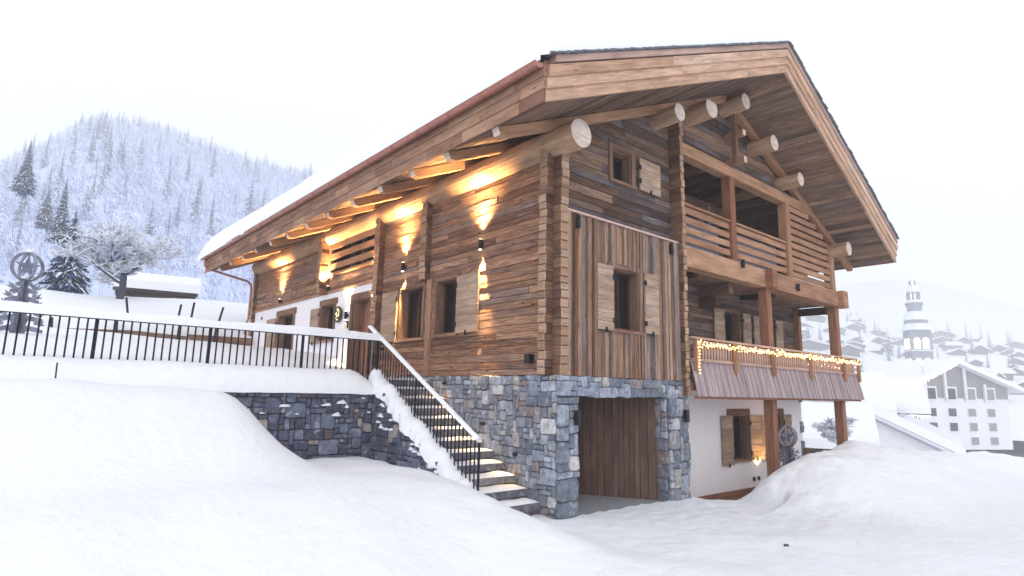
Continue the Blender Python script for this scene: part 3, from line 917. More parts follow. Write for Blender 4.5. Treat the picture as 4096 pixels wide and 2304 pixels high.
# rake fascia: three lapped boards plus a light top board, both sides and front
def rake(sgn, mat_name='rake_fascia'):
    xe = XL if sgn < 0 else XR
    rn = random.Random(80 + sgn)
    mb = MB()
    rows = [(-.02, .20, .03), (.185, .39, .065), (.375, .57, .10)]
    for z0, z1, d in rows:
        ts = [0]
        while ts[-1] < 1: ts.append(min(1, ts[-1] + rn.uniform(.2, .45)))
        for t0, t1 in zip(ts, ts[1:]):
            if t1 - t0 < .02: continue
            P = []
            xa, xb = xe + (XM - xe) * t0, xe + (XM - xe) * t1
            e = .0015 * (1 if sgn > 0 else -1)
            for (x, z) in ((xa - e, z0), (xb + e, z0), (xb + e, z1), (xa - e, z1)):
                P.append(Vector((x, yf(x), SOFF(x) + z)))
            prism(mb, [p + Vector((0, .03, 0)) for p in P], [p + Vector((0, -d, 0)) for p in P], (P[1] - P[0]), rn.random())
    mb.build('rake_fascia', M['fascia'], CH)
    mb = MB()
    P = [Vector((x, yf(x), SOFF(x) + z)) for x, z in ((xe + (.12 if sgn < 0 else -.0), .60), (XM, .60), (XM, .72), (xe + (.12 if sgn < 0 else 0), .72))]
    prism(mb, [p + Vector((0, .03, 0)) for p in P], [p + Vector((0, -.12, 0)) for p in P], (P[1] - P[0]), .9)
    mb.build('rake_trim', M['rail'], CH)
    # shingle ends
    mb = MB()
    n = 46
    for k in range(n):
        t = (k + .0) / n; t2 = (k + 1.15) / n
        x0 = xe + (XM - xe) * t; x1 = xe + (XM - xe) * min(t2, 1.0)
        y0 = yf(x0) - .17 - rn.uniform(0, .03); y1 = yf(x0) + .5
        z0 = SOFF(x0) + (.745 if sgn < 0 else .732); z1 = SOFF(x1) + .718
        for q in (0, 1):
            b = [(x0, y0 + q * .05, z0 + q * .022), (x1, y0 + q * .05, z1 + q * .022), (x1, y1, z1 + q * .022), (x0, y1, z0 + q * .022)]
            prism(mb, b, [(p[0], p[1], p[2] + .018) for p in b], (1, 0, 0), rn.random())
    mb.build('shingle_edge', M['shingle'], CH)
rake(-1); rake(1)
# eave fascia, side
for xe, s in ((XL, -1), (XR, 1)):
    mb = MB(); rn = random.Random(90 + s)
    for z0, z1, d in ((-.02, .20, .03), (.19, .39, .05), (.38, .57, .07)):
        y = yf(xe) - d + .02
        while y < YB:
            y2 = min(YB, y + rn.uniform(.5, 1.5)); 
            box(mb, *(sorted((xe, xe + s * d))), y + .002, y2 - .002, SOFF(xe) + z0, SOFF(xe) + z1 - rn.uniform(0, .006), (0, 1, 0), r=rn.random())
            y = y2
    mb.build('eave_fascia', M['eave'], CH)
    # flashing over the eave
    mb = MB(); box(mb, *(sorted((xe - s * .02, xe + s * .10))), yf(xe) + .02, YB, SOFF(xe) + .60, SOFF(xe) + .64, (0, 1, 0)); mb.build('eave_flashing', M['copper'], CH)
# gutter
def gutter(xe, s, y0, y1):
    mb = MB(); R_ = .085; cx = xe + s * (R_ + .085); cz = SOFF(xe) + .56
    n = 14; ys = [y0 + (y1 - y0) * i / 24 for i in range(25)]
    vs, fs = [], []
    for y in ys:
        for k in range(n + 1):
            a = pi + pi * k / n
            vs.append((cx + R_ * cos(a), y, cz + R_ * sin(a)))
    for i in range(24):
        for k in range(n):
            a = i * (n + 1) + k
            fs.append((a, a + 1, a + n + 2, a + n + 1))
    mb.shared(vs, fs, .5)
    for y in (y0, y1):
        mb.face([(cx + R_ * cos(pi + pi * k / n), y, cz + R_ * sin(pi + pi * k / n)) for k in range(n + 1)])
    tube(mb, [(cx + s * R_, y0, cz), (cx + s * R_, y1, cz)], .012, 6)
    g = mb.build('gutter', M['copper'], CH)
    y = y0 + .35
    while y < y1:
        b = MB()
        pts = [(cx + (R_ + .008) * cos(pi + pi * k / 8), y, cz + (R_ + .008) * sin(pi + pi * k / 8)) for k in range(9)]
        tube(b, pts, .011, 6, caps=True); b.build('gutter_bracket', M['copper'], g)
        y += 1.02
    return g, cx, cz
g, gx, gz = gutter(XL, -1, -1.50, YB)
mb = MB(); tube(mb, [(gx, 17.6, gz - .07), (gx, 17.6, gz - .35), (gx + .12, 17.6, gz - .48), (-.25, 17.25, 6.25), (-.14, 17.2, 6.12), (-.12, 17.2, 5.9), (-.12, 17.2, 4.75), (-.2, 17.2, 4.5), (-.2, 17.2, 3.4)], .045, 10); mb.build('downpipe', M['copper'], g)
gutter(XR, 1, -1.50, YB)

# roof snow
def snow_half(sgn):
    xe = (XL - .12) if sgn < 0 else (XR + .05)
    xs = [i / 40 for i in range(41)]
    vs, fs = [], []
    ys = [-1.62, -1.615, -1.60, -1.57, -1.5, -1.4, -1.2, -1.0] + spaced([(-.8, 18.2, .3)])
    nt = 46
    def thick(t, y, x):
        yy = y - yf(x)
        e = min(1, max(0, (y - (yf(x) - .10)) / .20)); e = sqrt(max(0, 1 - (1 - e) ** 2))
        e2 = min(1, t / .05); e2 = sqrt(max(0, 1 - (1 - e2) ** 2))
        e3 = min(1, max(0, (18.2 - y) / .5)); e3 = sqrt(max(0, 1 - (1 - e3) ** 2))
        th = .64 + .05 * nz3(x, y, 3, .5) + .02 * nz3(x, y, 7, 1.8) + .10 * sstep(9, 17, y)
        return max(0.0, th * e * e2 * e3)
    cols = []
    for i in range(nt + 1):
        t = (i / nt) ** 1.35
        row = []
        lump = 0
        for y in ys:
            ov = 0.0
            if sgn < 0:
                ov = (.05 + .10 * abs(nz3(y, 0, 1, .9)) + .16 * sstep(9, 17, y) * (0.5 + abs(nz3(y, 4, 1, 1.3)))) * max(0, 1 - t / .06)
            x = xe + (XM - xe) * t
            yy = yf(x) - .10 + (y + 1.62) if y < -1.1 else y
            z = SOFF(x) + .76 + thick(t, yy, x) - ov * .8
            zr = SOFF(XM) + .76 + .58
            z = min(z, zr - .10 * exp(-abs(x - XM) / .5) * 1.0 + 0.02 * nz3(x, y, 1, .6)) if abs(x - XM) < 1.2 else z
            row.append((x + (-ov if sgn < 0 else 0), yy, z))
        cols.append(row)
    ny = len(ys)
    vs = [p for row in cols for p in row]
    for i in range(nt):
        for j in range(ny - 1):
            a = i * ny + j
            f = (a, a + 1, a + ny + 1, a + ny)
            fs.append(f if sgn > 0 else f[::-1])
    # skirts down at the edges
    def skirt(idx, dz):
        b = len(vs)
        for i in idx: vs.append((vs[i][0], vs[i][1] + .0, vs[i][2] - dz))
        for k in range(len(idx) - 1): fs.append((idx[k], idx[k + 1], b + k + 1, b + k))
    skirt([j for j in range(ny)], .08)
    return vs, fs
mb = MB()
for s_ in (-1, 1):
    vs, fs = snow_half(s_); mb.shared(vs, fs, .5)
mb.build('roof_snow', M['snow'], roof)

# ------------------------------------------------ upper loggia on the gable
UP = MB(); box(UP, 4.0, 12.55, -.18, .08, 7.70, 7.98, r=.3); UP.build('lintel_beam', M['beam'], CH)
for x in (6.28, 9.41, 12.42):
    mb = MB(); beam(mb, (x, -.07, 5.44), (x, -.07, 7.70 if x < 12 else 6.65), .25, .25, random.random(), up=(0, 1, 0), ch=.012); mb.build('loggia_post', M['post'] if x < 9 else M['beam'], CH)
mb = MB(); box(mb, 4.0, 7.85, -.22, .1, 4.99, 5.46, r=.5); box(mb, 8.03, 12.45, -.30, .1, 4.97, 5.44, r=.9); mb.build('edge_beam', M['beam'], CH)
mb = MB(); box(mb, 7.75, 8.03, -.42, .1, 4.96, 5.46, (0, 1, 0)); mb.build('beam_end', M['post'], CH)
mb = MB(); box(mb, 12.40, 12.78, -.45, .1, 4.93, 5.46, (0, 1, 0)); mb.build('beam_end', M['beam'], CH)
def slats(x0, x1, zs, y0=-.13, y1=-.09, h=.15, name='balcony_slat', top=None):
    for z in zs:
        xa, xb = x0, x1
        if top:   # clipped by the roof line
            zt = z + h / 2
            xb = min(x1, 12.54 - (zt - 7.25 + .25) / .44) if zt > 7.0 else x1
        if xb - xa < .15: continue
        mb = MB(); box(mb, xa, xb, y0, y1, z - h / 2, z + h / 2); mb.build(name, M['beam'], CH)
for (a, b) in ((4.05, 6.15), (6.41, 9.28)):
    slats(a, b, (5.66, 5.89, 6.12, 6.36))
    mb = MB(); box(mb, a, b, -.17, -.04, 6.47, 6.52); mb.build('handrail', M['beam'], CH)
    mb = MB(); box(mb, a + .25, b - .3, .02, .035, 5.55, 6.30); mb.build('glass_panel', M['skyglass'], CH)
slats(9.54, 12.3, [5.62 + .222 * k for k in range(11)], top=True)
# loggia room
mb = MB()
planks(mb, Frame((0, 3.2, 0), (1, 0, 0), (0, -1, 0)), 4.0, 12.4, 5.4, 10, clips=[roofclipL, roofclipR], seed=62)
planks(mb, Frame((4.0, 0, 0), (0, 1, 0), (1, 0, 0)), .1, 3.2, 5.4, 8.9, seed=63)
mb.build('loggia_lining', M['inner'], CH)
mb = MB(); box(mb, 4.0, 12.5, .1, 3.3, 5.30, 5.42); box(mb, 4.0, 12.5, .1, 1.15, 5.02, 5.29, r=.2); mb.build('loggia_floor', M['soffit'], CH)
for x in (8.6,):
    mb = MB(); beam(mb, (5.2, 1.6, 7.6), (9.5, 1.6, 7.6), .25, .3); beam(mb, (7.0, 1.5, 7.4), (9.3, 1.5, 5.5), .18, .2); mb.build('loggia_truss', M['frame'], CH)
mb = MB(); box(mb, 7.0, 9.2, 3.08, 3.14, 5.45, 7.4); mb.build('loggia_glazing', M['glass'], CH)
mb = MB(); tube(mb, [(6.95, .9, 7.3), (6.95, .9, 6.6)], .035, 8); mb.build('flue_pipe', M['concrete'], CH)
# king post with crossing blocks
mb = MB(); beam(mb, (6.36, -.28, 8.05), (6.36, -.28, 9.45), .12, .12, .2, up=(0, 1, 0)); kp = mb.build('king_post', M['frame'], CH)
for z in (8.12, 8.86):
    mb = MB(); box(mb, 6.33, 6.48, -.52, -.0, z - .075, z + .075, (0, 1, 0), r=.9, endmi=1); mb.build('crossing_block', [M['beam'], M['logend']], kp)

# ------------------------------------------------ middle and lower storey of the right half
mb = MB(); planks(mb, FB, 4.0, 12.45, 2.4, 5.05, holes=[(7.82, 8.68, 2.5, 4.48), (9.93, 10.72, 2.5, 4.46)], seed=64); slab_with_holes(mb, FB, 4.0, 12.45, 2.4, 5.05, -.3, -.05, holes=[(7.82, 8.68, 2.5, 4.48), (9.93, 10.72, 2.5, 4.46)], r=0)
mb.build('balcony_wall', M['gable'], CH)
mb = MB(); box(mb, 12.3, 12.5, .95, 1.3, 2.4, 5.0, (0, 0, 1)); mb.build('corner_post', M['post'], CH)
mb = MB(); planks(mb, Frame((4.0, 0, 0), (0, 1, 0), (1, 0, 0)), -.1, 1.1, 2.4, 5.0, seed=65); mb.build('party_wall', M['gable'], CH)
lh = [(8.03, 8.9, .36, 1.57), (10.2, 11.0, .36, 1.57)]
mb = MB(); slab_with_holes(mb, FB, 3.9, 12.45, -.42, 2.4, -.3, 0, holes=lh); mb.build('plaster_wall', M['plaster'], CH)
mb = MB(); box(mb, 3.9, 12.45, 1.07, 1.2, -.66, -.42); mb.build('base_board', M['post'], CH)
mb = MB(); stones(mb, Frame((0, 1.12, 0), (1, 0, 0), (0, -1, 0)), 12.28, 12.52, -.7, 2.3, holes=[(12.0, 12.9, .75, 1.0), (12.0, 12.9, 1.35, 1.9), (12, 12.9, -.2, .15)], cell=.12, seed=66, big=.8)
mb.build('quoin_stones', M['stone'], CH)
mb = MB(); box(mb, 12.2, 12.46, 1.2, 16.8, -.8, 2.4); mb.build('plaster_wall', M['plaster'], CH)
mb = MB(); planks(mb, Frame((12.46, 0, 0), (0, 1, 0), (1, 0, 0)), 1.1, 16.8, 2.4, 6.6, seed=67, L=(4, 6)); mb.build('side_wall', M['side'], CH)
mb = MB(); planks(mb, Frame((0, 16.9, 0), (1, 0, 0), (0, 1, 0)), 0, 12.5, 3.0, 10, clips=[roofclipL, roofclipR], seed=68, L=(4, 6)); slab_with_holes(mb, Frame((0, 16.9, 0), (1, 0, 0), (0, 1, 0)), 0.1, 12.3, -.5, 10, -.3, -.05, clips=[roofclipL, roofclipR]); mb.build('rear_wall', M['gable'], CH)
mb = MB(); box(mb, 4.05, 12.6, -1.1, 1.07, -.75, -.60, (0, 1, 0), r=.3); mb.build('lower_deck', M['redwood'], CH)

# balcony of the middle storey
mb = MB(); box(mb, 4.0, 13.3, -.26, 1.1, 2.22, 2.38, r=.3); BAL = mb.build('balcony', M['beam'], CH)
mb = MB(); box(mb, 3.95, 13.3, -.42, -.36, 2.02, 2.09, r=.4); box(mb, 5.3, 12.6, -.2, .0, 2.02, 2.2, r=.2); mb.build('balcony_joist', M['post'], BAL)
mb = MB()
x = 3.93; rn = random.Random(9)
while x < 13.36:
    w = .115
    lean = .02
    x2 = x + w
    dj = rn.uniform(0, .006) + (.012 if int(x / w) % 2 else 0)
    yt, yb = -.30, -.46
    P = [Vector((x, yt, 2.86)), Vector((min(x2, 13.36), yt, 2.86)), Vector((min(x2, 13.36) + .01, yb, 2.07)), Vector((x + .01, yb, 2.07))]
    n_ = (P[1] - P[0]).cross(P[3] - P[0]).normalized()
    if n_.y > 0: n_ = -n_
    prism(mb, [p - n_ * 0 for p in P], [p + n_ * (.02 + dj) for p in P], (P[3] - P[0]), rn.random())
    x = x2 + .006
mb.build('balcony_skirt', M['skirt'], BAL)
mb = MB(); box(mb, 3.94, 13.40, -.36, -.24, 3.33, 3.38); mb.build('handrail', M['rail'], BAL)
mb = MB(); box(mb, 3.94, 13.34, -.34, -.29, 3.20, 3.30, r=.6); mb.build('upper_rail', M['rail'], BAL)
mb = MB(); box(mb, 3.94, 13.36, -.37, -.27, 2.83, 2.90); mb.build('lower_rail', M['rail'], BAL)
for x in (4.02, 5.68, 7.58, 9.8, 12.2, 13.30):
    mb = MB(); box(mb, x - .055, x + .055, -.45, -.375, 2.62, 3.32, (0, 0, 1)); mb.build('balustrade_post', M['beam'], BAL)
x = 4.17; 
bme = None
while x < 13.26:
    if bme is None:
        mb = MB(); box(mb, -.02, .02, -.016, .016, -.16, .16, (0, 0, 1)); o = mb.build('baluster', M['rail'], BAL); bme = o
    else:
        o = bme.copy(); COL.objects.link(o)
    o.location = (x, -.305, 3.05); o.rotation_euler = (0, 0, 0)
    x += .125
bme.location = (4.17, -.305, 3.05)
# return of the balustrade on the right end
for k in range(5):
    o = bme.copy(); COL.objects.link(o); o.location = (13.33, -.13 + .26 * k, 3.05)
mb = MB(); box(mb, 13.28, 13.40, -.24, 1.1, 3.33, 3.38, (0, 1, 0)); mb.build('handrail', M['rail'], BAL)
for x in (7.965, 12.50):
    mb = MB(); beam(mb, (x, -.07, -.7), (x, -.07, 4.97), .25, .25, random.random(), up=(0, 1, 0), ch=.012); mb.build('support_post', M['post'], CH)
for x in (4.9, 8.9):
    mb = MB(); box(mb, x - .09, x + .09, .1, 1.1, 4.90, 5.02, (0, 1, 0)); mb.build('cross_beam', M['inner'], CH)
mb = MB(); box(mb, 6.6, 6.82, .2, 1.1, 4.72, 5.0, (0, 1, 0)); box(mb, 6.62, 6.8, .6, 1.1, 4.45, 4.72, (0, 1, 0)); mb.build('bracket_beam', M['hewnshade'], CH)
# awning arm seen at the right end
mb = MB(); box(mb, 12.35, 12.5, .1, 1.0, 4.75, 4.98, (0, 1, 0)); mb.build('cross_beam', M['inner'], CH)

# ------------------------------------------------ lamps
def spot(parent, loc, tgt, energy, size=42, blend=.75, col=(1, .62, .24)):
    d = bpy.data.lights.new('wall_lamp_light', 'SPOT'); d.energy = energy; d.spot_size = radians(size); d.spot_blend = blend
    d.color = col; d.shadow_soft_size = .025
    o = bpy.data.objects.new('wall_lamp_light', d); COL.objects.link(o)
    o.location = loc; o.rotation_euler = (Vector(tgt) - Vector(loc)).to_track_quat('-Z', 'Y').to_euler(); o.parent = parent
def wall_lamp(F, u, v, d, h=.22, w=.09, up=0, dn=0, size=42, shape='tube'):
    mb = MB(); c = F.p(u, v, d + .075)
    if shape == 'tube':
        tube(mb, [c - Vector((0, 0, h / 2)), c + Vector((0, 0, h / 2))], w / 2, 14)
    else:
        beam(mb, c - Vector((0, 0, h / 2)), c + Vector((0, 0, h / 2)), w, w, up=(0, 1, 0))
    a = F.p(u, v, d)
    P = [F.p(u - .02, v - .05, d - .01), F.p(u + .02, v - .05, d - .01), F.p(u + .02, v + .05, d - .01), F.p(u - .02, v + .05, d - .01)]
    prism(mb, P, [p + F.n * .05 for p in P], F.n, .5)
    o = mb.build('wall_lamp', M['lampblack'], CH)
    if up:
        lz = c + Vector((0, 0, h / 2 + .004)); mm = MB(); tube(mm, [lz - Vector((0, 0, .004)), lz + Vector((0, 0, .004))], w * .36, 12); mm.build('lamp_lens', M['lens'], o)
        spot(o, lz + Vector((0, 0, .02)), lz + Vector((0, 0, 1)) - F.n * .05, up * .9, size * .8)
        if up > 200: spot(o, lz + Vector((0, 0, .03)) + F.n * .07, lz + Vector((0, 0, 1)) + F.n * .30, up * .55, 100, .9)
    if dn:
        lz = c - Vector((0, 0, h / 2 + .004)); mm = MB(); tube(mm, [lz - Vector((0, 0, .004)), lz + Vector((0, 0, .004))], w * .36, 12); mm.build('lamp_lens', M['lens'], o)
        spot(o, lz - Vector((0, 0, .02)), lz - Vector((0, 0, 1)) - F.n * .06, dn, size * .85)
    return o
E_ = 1500
wall_lamp(FL, 2.13, 5.16, 0, up=E_, dn=E_)
wall_lamp(FL, 5.32, 5.14, 0, up=E_, dn=E_)
wall_lamp(FL, 13.97, 5.14, 0, up=E_ * 1.1, h=.14)
wall_lamp(FL, 9.82, 5.12, 0, up=E_ * 1.0, h=.14)
wall_lamp(FL, 6.78, 4.96, 0, dn=E_ * .7, up=E_ * .2, h=.18)
wall_lamp(FL, 6.77, 4.14, 0, up=E_ * .3, dn=E_ * .5, h=.22)
wall_lamp(FL, 8.42, 4.16, 0, up=E_ * .45, dn=E_ * .35, h=.24, size=55)
wall_lamp(FL, .54, 2.70, 0, h=.17, w=.13, shape='box')
wall_lamp(FG, .43, 5.28, .15, h=.24)
wall_lamp(FG, 3.44, 5.28, .15, h=.24)
wall_lamp(FG, .36, 1.66, .21, h=.26, shape='box')
wall_lamp(FG, 3.75, 1.66, .21, h=.26, shape='box')
wall_lamp(FG, 6.5, 5.42, .2, h=.2)
wall_lamp(FG, 9.42, 5.18, .28, h=.2)
# small ground uplight placed to warm the lower window's shutters
wall_lamp(Frame((0, 1.1, 0), (1, 0, 0), (0, -1, 0)), 9.40, -.26, .22, h=.12, up=150, size=100)
# step lights down the outside stair
for y, z in ((3.3, 2.25), (1.9, 1.45), (.9, .95)):
    mb = MB(); P = [FL.p(y - .05, z - .03, .03), FL.p(y + .05, z - .03, .03), FL.p(y + .05, z + .03, .03), FL.p(y - .05, z + .03, .03)]
    prism(mb, P, [p + FL.n * .05 for p in P], FL.n, .5); o = mb.build('step_light', M['lampblack'], CH)
    spot(o, FL.p(y, z - .05, .12), FL.p(y, z - 1, .6), 8, 110)
# emblem disc, intercom, vent
mb = MB(); 
dc = FL.p(8.98, 4.24, .05)
ring = [dc + Vector((0, cos(2 * pi * k / 40) * .24, sin(2 * pi * k / 40) * .24)) for k in range(40)]
prism(mb, ring, [p + Vector((-.025, 0, 0)) for p in ring], (1, 0, 0), .5)
em = mb.build('emblem_disc', M['lampblack'], CH)
mb = MB()
def stroke(pts, w):
    pp = [FL.p(8.98 - a, 4.24 + b, .082) for a, b in pts]
    tube(mb, pp, w, 6)
stroke([(-.02, .17), (.06, .15), (.10, .07), (.09, -.01), (.05, -.05)], .010)
stroke([(-.03, .17), (-.01, .10), (.03, .09)], .009)
stroke([(-.10, .05), (-.09, -.02), (-.03, -.03), (.03, -.06), (.12, -.05)], .010)
stroke([(-.11, .04), (-.06, .06), (-.02, .02), (-.03, -.08), (-.09, -.12)], .009)
stroke([(-.05, -.17), (.02, -.15), (.07, -.18)], .010)
mb.build('emblem_motif', M['gold'], em)
mb = MB(); box(mb, -.05, -.0, 8.36, 8.48, 3.80, 4.0); box(mb, -.045, 0, 8.37, 8.47, 3.60, 3.70); mb.build('intercom', M['lampblack'], CH)
mb = MB(); tube(mb, [(.0, 15.93, 4.67), (-.02, 15.93, 4.67)], .06, 14); mb.build('vent_cap', M['lampblack'], CH)
for x in (9.15, 9.42):
    mb = MB(); tube(mb, [(x, 1.1, -.2), (x, 1.07, -.2)], .06, 12); mb.build('vent_cap', M['lampblack'], CH)

# ---------------------------------------------------------------- string lights on the balcony rail
SL = root0('string_lights', 'tangled garland of warm lights along the balcony handrail', 'string lights')
rn = random.Random(17)
wire = MB(); bul = []
pts = []
for s_ in range(3):
    pp = []
    x = 3.98 + s_ * .02
    k = 0
    while x < 13.38:
        clump = .5 + .5 * sin(x * 3.3 + s_)
        z = 3.215 + (.05 * sin(x * 8 + s_ * 3.1) + rn.uniform(-.03, .03)) * (.45 + .8 * clump)
        y = -.40 - .07 * abs(sin(x * 7 + s_)) + rn.uniform(-.015, .015)
        pp.append((x, y, z)); x += .085
    tube(wire, pp, .004, 4)
    pts += pp
for k in range(10): pts.append((4.02 + rn.uniform(-.02, .02), -.47, 3.2 - .07 * k))
for k in range(14): pts.append((rn.uniform(9.8, 12.2), -.3, rn.uniform(3.0, 3.1)))
wire.build('wire', M['lampblack'], SL)
def ico(rad):
    bm = bmesh.new(); bmesh.ops.create_icosphere(bm, subdivisions=1, radius=rad)
    v = [x.co.copy() for x in bm.verts]; f = [tuple(a.index for a in q.verts) for q in bm.faces]; bm.free(); return v, f
iv, if_ = ico(.0125)
rn.shuffle(pts)
proto = None
for p in pts[:100]:
    if proto is None:
        mb = MB(); mb.shared(iv, if_, .5); proto = mb.build('bulb', M['bulb'], SL); o = proto
    else:
        o = proto.copy(); COL.objects.link(o)
    o.location = p
mb = MB()
for p in pts[100:]:
    mb.shared([v + Vector(p) for v in iv], if_, .5)
mb.build('bulbs', M['bulb'], SL, kind='stuff')

# ---------------------------------------------------------------- terrace wall, stairs and railings
TW = root0('terrace_wall', 'dark blue grey rubble retaining wall under the snowy terrace', 'stone wall')
FT = Frame((0, 3.78, 0), (1, 0, 0), (0, -1, 0))
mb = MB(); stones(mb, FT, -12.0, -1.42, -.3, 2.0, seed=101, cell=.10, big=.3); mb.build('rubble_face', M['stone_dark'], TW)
FK = Frame((-1.44, 0, 0), (0, 1, 0), (-1, 0, 0))
step_z = lambda y: .21 + (y - .21) * .5750
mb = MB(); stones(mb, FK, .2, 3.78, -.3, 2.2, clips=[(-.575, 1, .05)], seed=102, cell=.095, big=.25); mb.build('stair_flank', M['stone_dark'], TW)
mb = MB(); box(mb, -12, -1.40, 3.80, 4.2, -.4, 1.98)
b = [(-1.43, .1, -.4), (-1.43, 3.80, -.4), (-1.43, 3.80, 2.2), (-1.43, .1, .08)]
prism(mb, b, [(-1.25, p[1], p[2]) for p in b], (0, 1, 0), .5)
mb.build('wall_core', M['mortar'], TW)
# lumps of snow lodged on the stones
mb = MB(); rn = random.Random(4)
def lump(c, a, b_, cc, seed):
    rows, seg = 6, 12; vs, fs = [], []
    for i in range(rows + 1):
        th = pi / 2 * i / rows
        for k in range(seg):
            ph = 2 * pi * k / seg
            d = 1 + .75 * noise.noise(Vector((cos(ph) * 1.9 + seed, sin(ph) * 1.9, th * 1.5)))
            vs.append((c[0] + a * cos(th) * cos(ph) * d, c[1] + b_ * cos(th) * sin(ph) * d, c[2] + cc * sin(th) * d))
    for i in range(rows):
        for k in range(seg):
            k2 = (k + 1) % seg
            fs.append((i * seg + k, i * seg + k2, (i + 1) * seg + k2, (i + 1) * seg + k))
    fs.append(tuple(range(seg))[::-1])
    mb.shared(vs, fs, .5)
for (x, z, w, h) in ((-4.15, 1.70, .13, .10), (-4.0, 1.62, .05, .12), (-3.35, 1.74, .12, .06), (-2.52, 1.76, .11, .07), (-2.2, 1.80, .10, .09), (-2.1, 1.72, .05, .07), (-2.3, 1.56, .09, .08), (-3.1, 1.6, .04, .03), (-1.75, 1.9, .05, .05), (-1.6, 1.62, .05, .04), (-3.75, 1.62, .05, .04)):
    lump((x, 3.715, z - .02), w * .9, .035, h * .75, x * 3)
for k in range(26):
    y = rn.uniform(.6, 3.7); z = step_z(y) - rn.uniform(.25, .8) * (.4 + .6 * (y / 3.8))
    lump((-1.49, y, z), .05, rn.uniform(.04, .11), rn.uniform(.03, .07), k)
mb.build('lodged_snow', M['snow'], TW)
# snow cap running down the flank wall
mb = MB()
vs, fs = [], []
ys = [.0 + .04 * i for i in range(101)]
prof = [(-1.53, -.20), (-1.52, -.10), (-1.49, .0), (-1.43, .08), (-1.34, .12), (-1.24, .09), (-1.16, .0), (-1.15, -.15)]
for y in ys:
    lp = .09 * nz3(y, 0, 2, 2.6) + .07 * nz3(y, 0, 5, 7)
    for (px, pz) in prof:
        vs.append((px + (lp if px < -1.4 else 0) * .9, y, step_z(y) + .02 + pz * (1 + 2 * lp) + lp))
n_ = len(prof)
for i in range(len(ys) - 1):
    for k in range(n_ - 1):
        a = i * n_ + k; fs.append((a, a + 1, a + n_ + 1, a + n_))
mb.shared(vs, fs, .5)
mb.build('cap_snow', M['snow'], TW)

ST = root0('stone_stairs', 'snow dusted stone steps climbing beside the chalet wall', 'stairs')
M['tread'] = stone_mat('grey_step_stone', [(0, (.13, .13, .16)), (.5, (.17, .16, .18)), (.8, (.2, .19, .2))])
rn = random.Random(8)
for k in range(12):
    y = .21 + .33 * k; z = .02 + .19 * (k + 1)
    mb = MB()
    x0, x1 = -1.22, -.03
    n = 9; B, Tt = [], []
    fr = [(x0 + (x1 - x0) * i / n, y + rn.uniform(-.02, .02)) for i in range(n + 1)]
    P = fr + [(x1, y + .42), (x0, y + .42)]
    prism(mb, [(a, b_, z - .13) for a, b_ in P], [(a, b_ + .0, z - .01) for a, b_ in P], (1, 0, 0), rn.random())
    box(mb, x0, x1, y + .06, y + .4, z - .35, z - .13)
    o = mb.build('step', M['tread'], ST)
    mb = MB(); vs, fs = [], []
    nx, ny = 12, 5
    for j in range(ny + 1):
        for i in range(nx + 1):
            X = x0 + (x1 - x0) * i / nx; Y = y + .015 + .31 * j / ny
            e = min(1, min(i, nx - i) / 1.5, min(j, 5) / 1.2)
            vs.append((X, Y + (.012 * nz3(X * 4, k, 1, 1) if j == 0 else 0), z - .008 + .045 * sqrt(max(0, e)) * (1 + .5 * nz3(X * 3, Y * 3, k))))
    for j in range(ny):
        for i in range(nx):
            a = j * (nx + 1) + i; fs.append((a, a + 1, a + nx + 2, a + nx + 1))
    mb.shared(vs, fs, .5); mb.build('step_snow', M['snow'], o)
mb = MB(); box(mb, -1.4, -.02, 4.2, 9.2, 2.15, 2.33); mb.build('landing', M['tread'], ST)

def rail_snow(mb, p0, p1, w, h, seed, n=60, side=(0, 1, 0)):
    p0, p1 = Vector(p0), Vector(p1); sd_ = Vector(side)
    seg = 10; vs, fs = [], []
    for i in range(n + 1):
        t = i / n; p = p0.lerp(p1, t)
        L = (p1 - p0).length * t
        e = min(1, min(i, n - i) / 1.0 + .25)
        hh = h * (1 + .22 * nz3(L, seed, 0, 1.6) + .1 * nz3(L, seed, 3, 6)) * e
        ww = w * (1 + .10 * nz3(L, seed, 5, 2.5))
        for k in range(seg + 1):
            a = pi * k / seg
            c_, s_ = cos(a), sin(a)
            vs.append(p + sd_ * (math.copysign(abs(c_) ** .7, c_) * ww / 2) + Vector((0, 0, (abs(s_) ** .7) * hh - (.02 if k in (0, seg) else 0))))
    for i in range(n):
        for k in range(seg):
            a = i * (seg + 1) + k; fs.append((a, a + 1, a + seg + 2, a + seg + 1))
    fs.append(tuple(range(seg + 1))); fs.append(tuple(range(n * (seg + 1), (n + 1) * (seg + 1)))[::-1])
    mb.shared(vs, fs, .5)
TR = root0('terrace_railing', 'black steel bar railing with thick snow on its top rail along the terrace', 'railing')
YT = 3.95
mb = MB(); box(mb, -13.0, -1.34, YT - .02, YT + .02, 3.10, 3.13); mb.build('top_rail', M['black'], TR)
mb = MB(); rail_snow(mb, (-13.0, YT, 3.13), (-1.32, YT, 3.13), .15, .135, 1, n=160); mb.build('rail_snow', M['snow'], TR)
bal = None
x = -1.36; k = 0; sp = (6.39 - 4.70) / 14
posts = [-1.36] + [(-4.70 + sp * 14 * j) for j in range(1, 2)] + [-4.70 - sp * 14 * j for j in range(0, 5)]
nb = 0
xq = -4.70
allx = []
j = -40
while True:
    x = -4.70 + sp * j
    if x > -1.45: break
    allx.append((x, j % 14 == 0)); j += 1
allx = [(x, p) for x, p in allx if x > -9.6] 
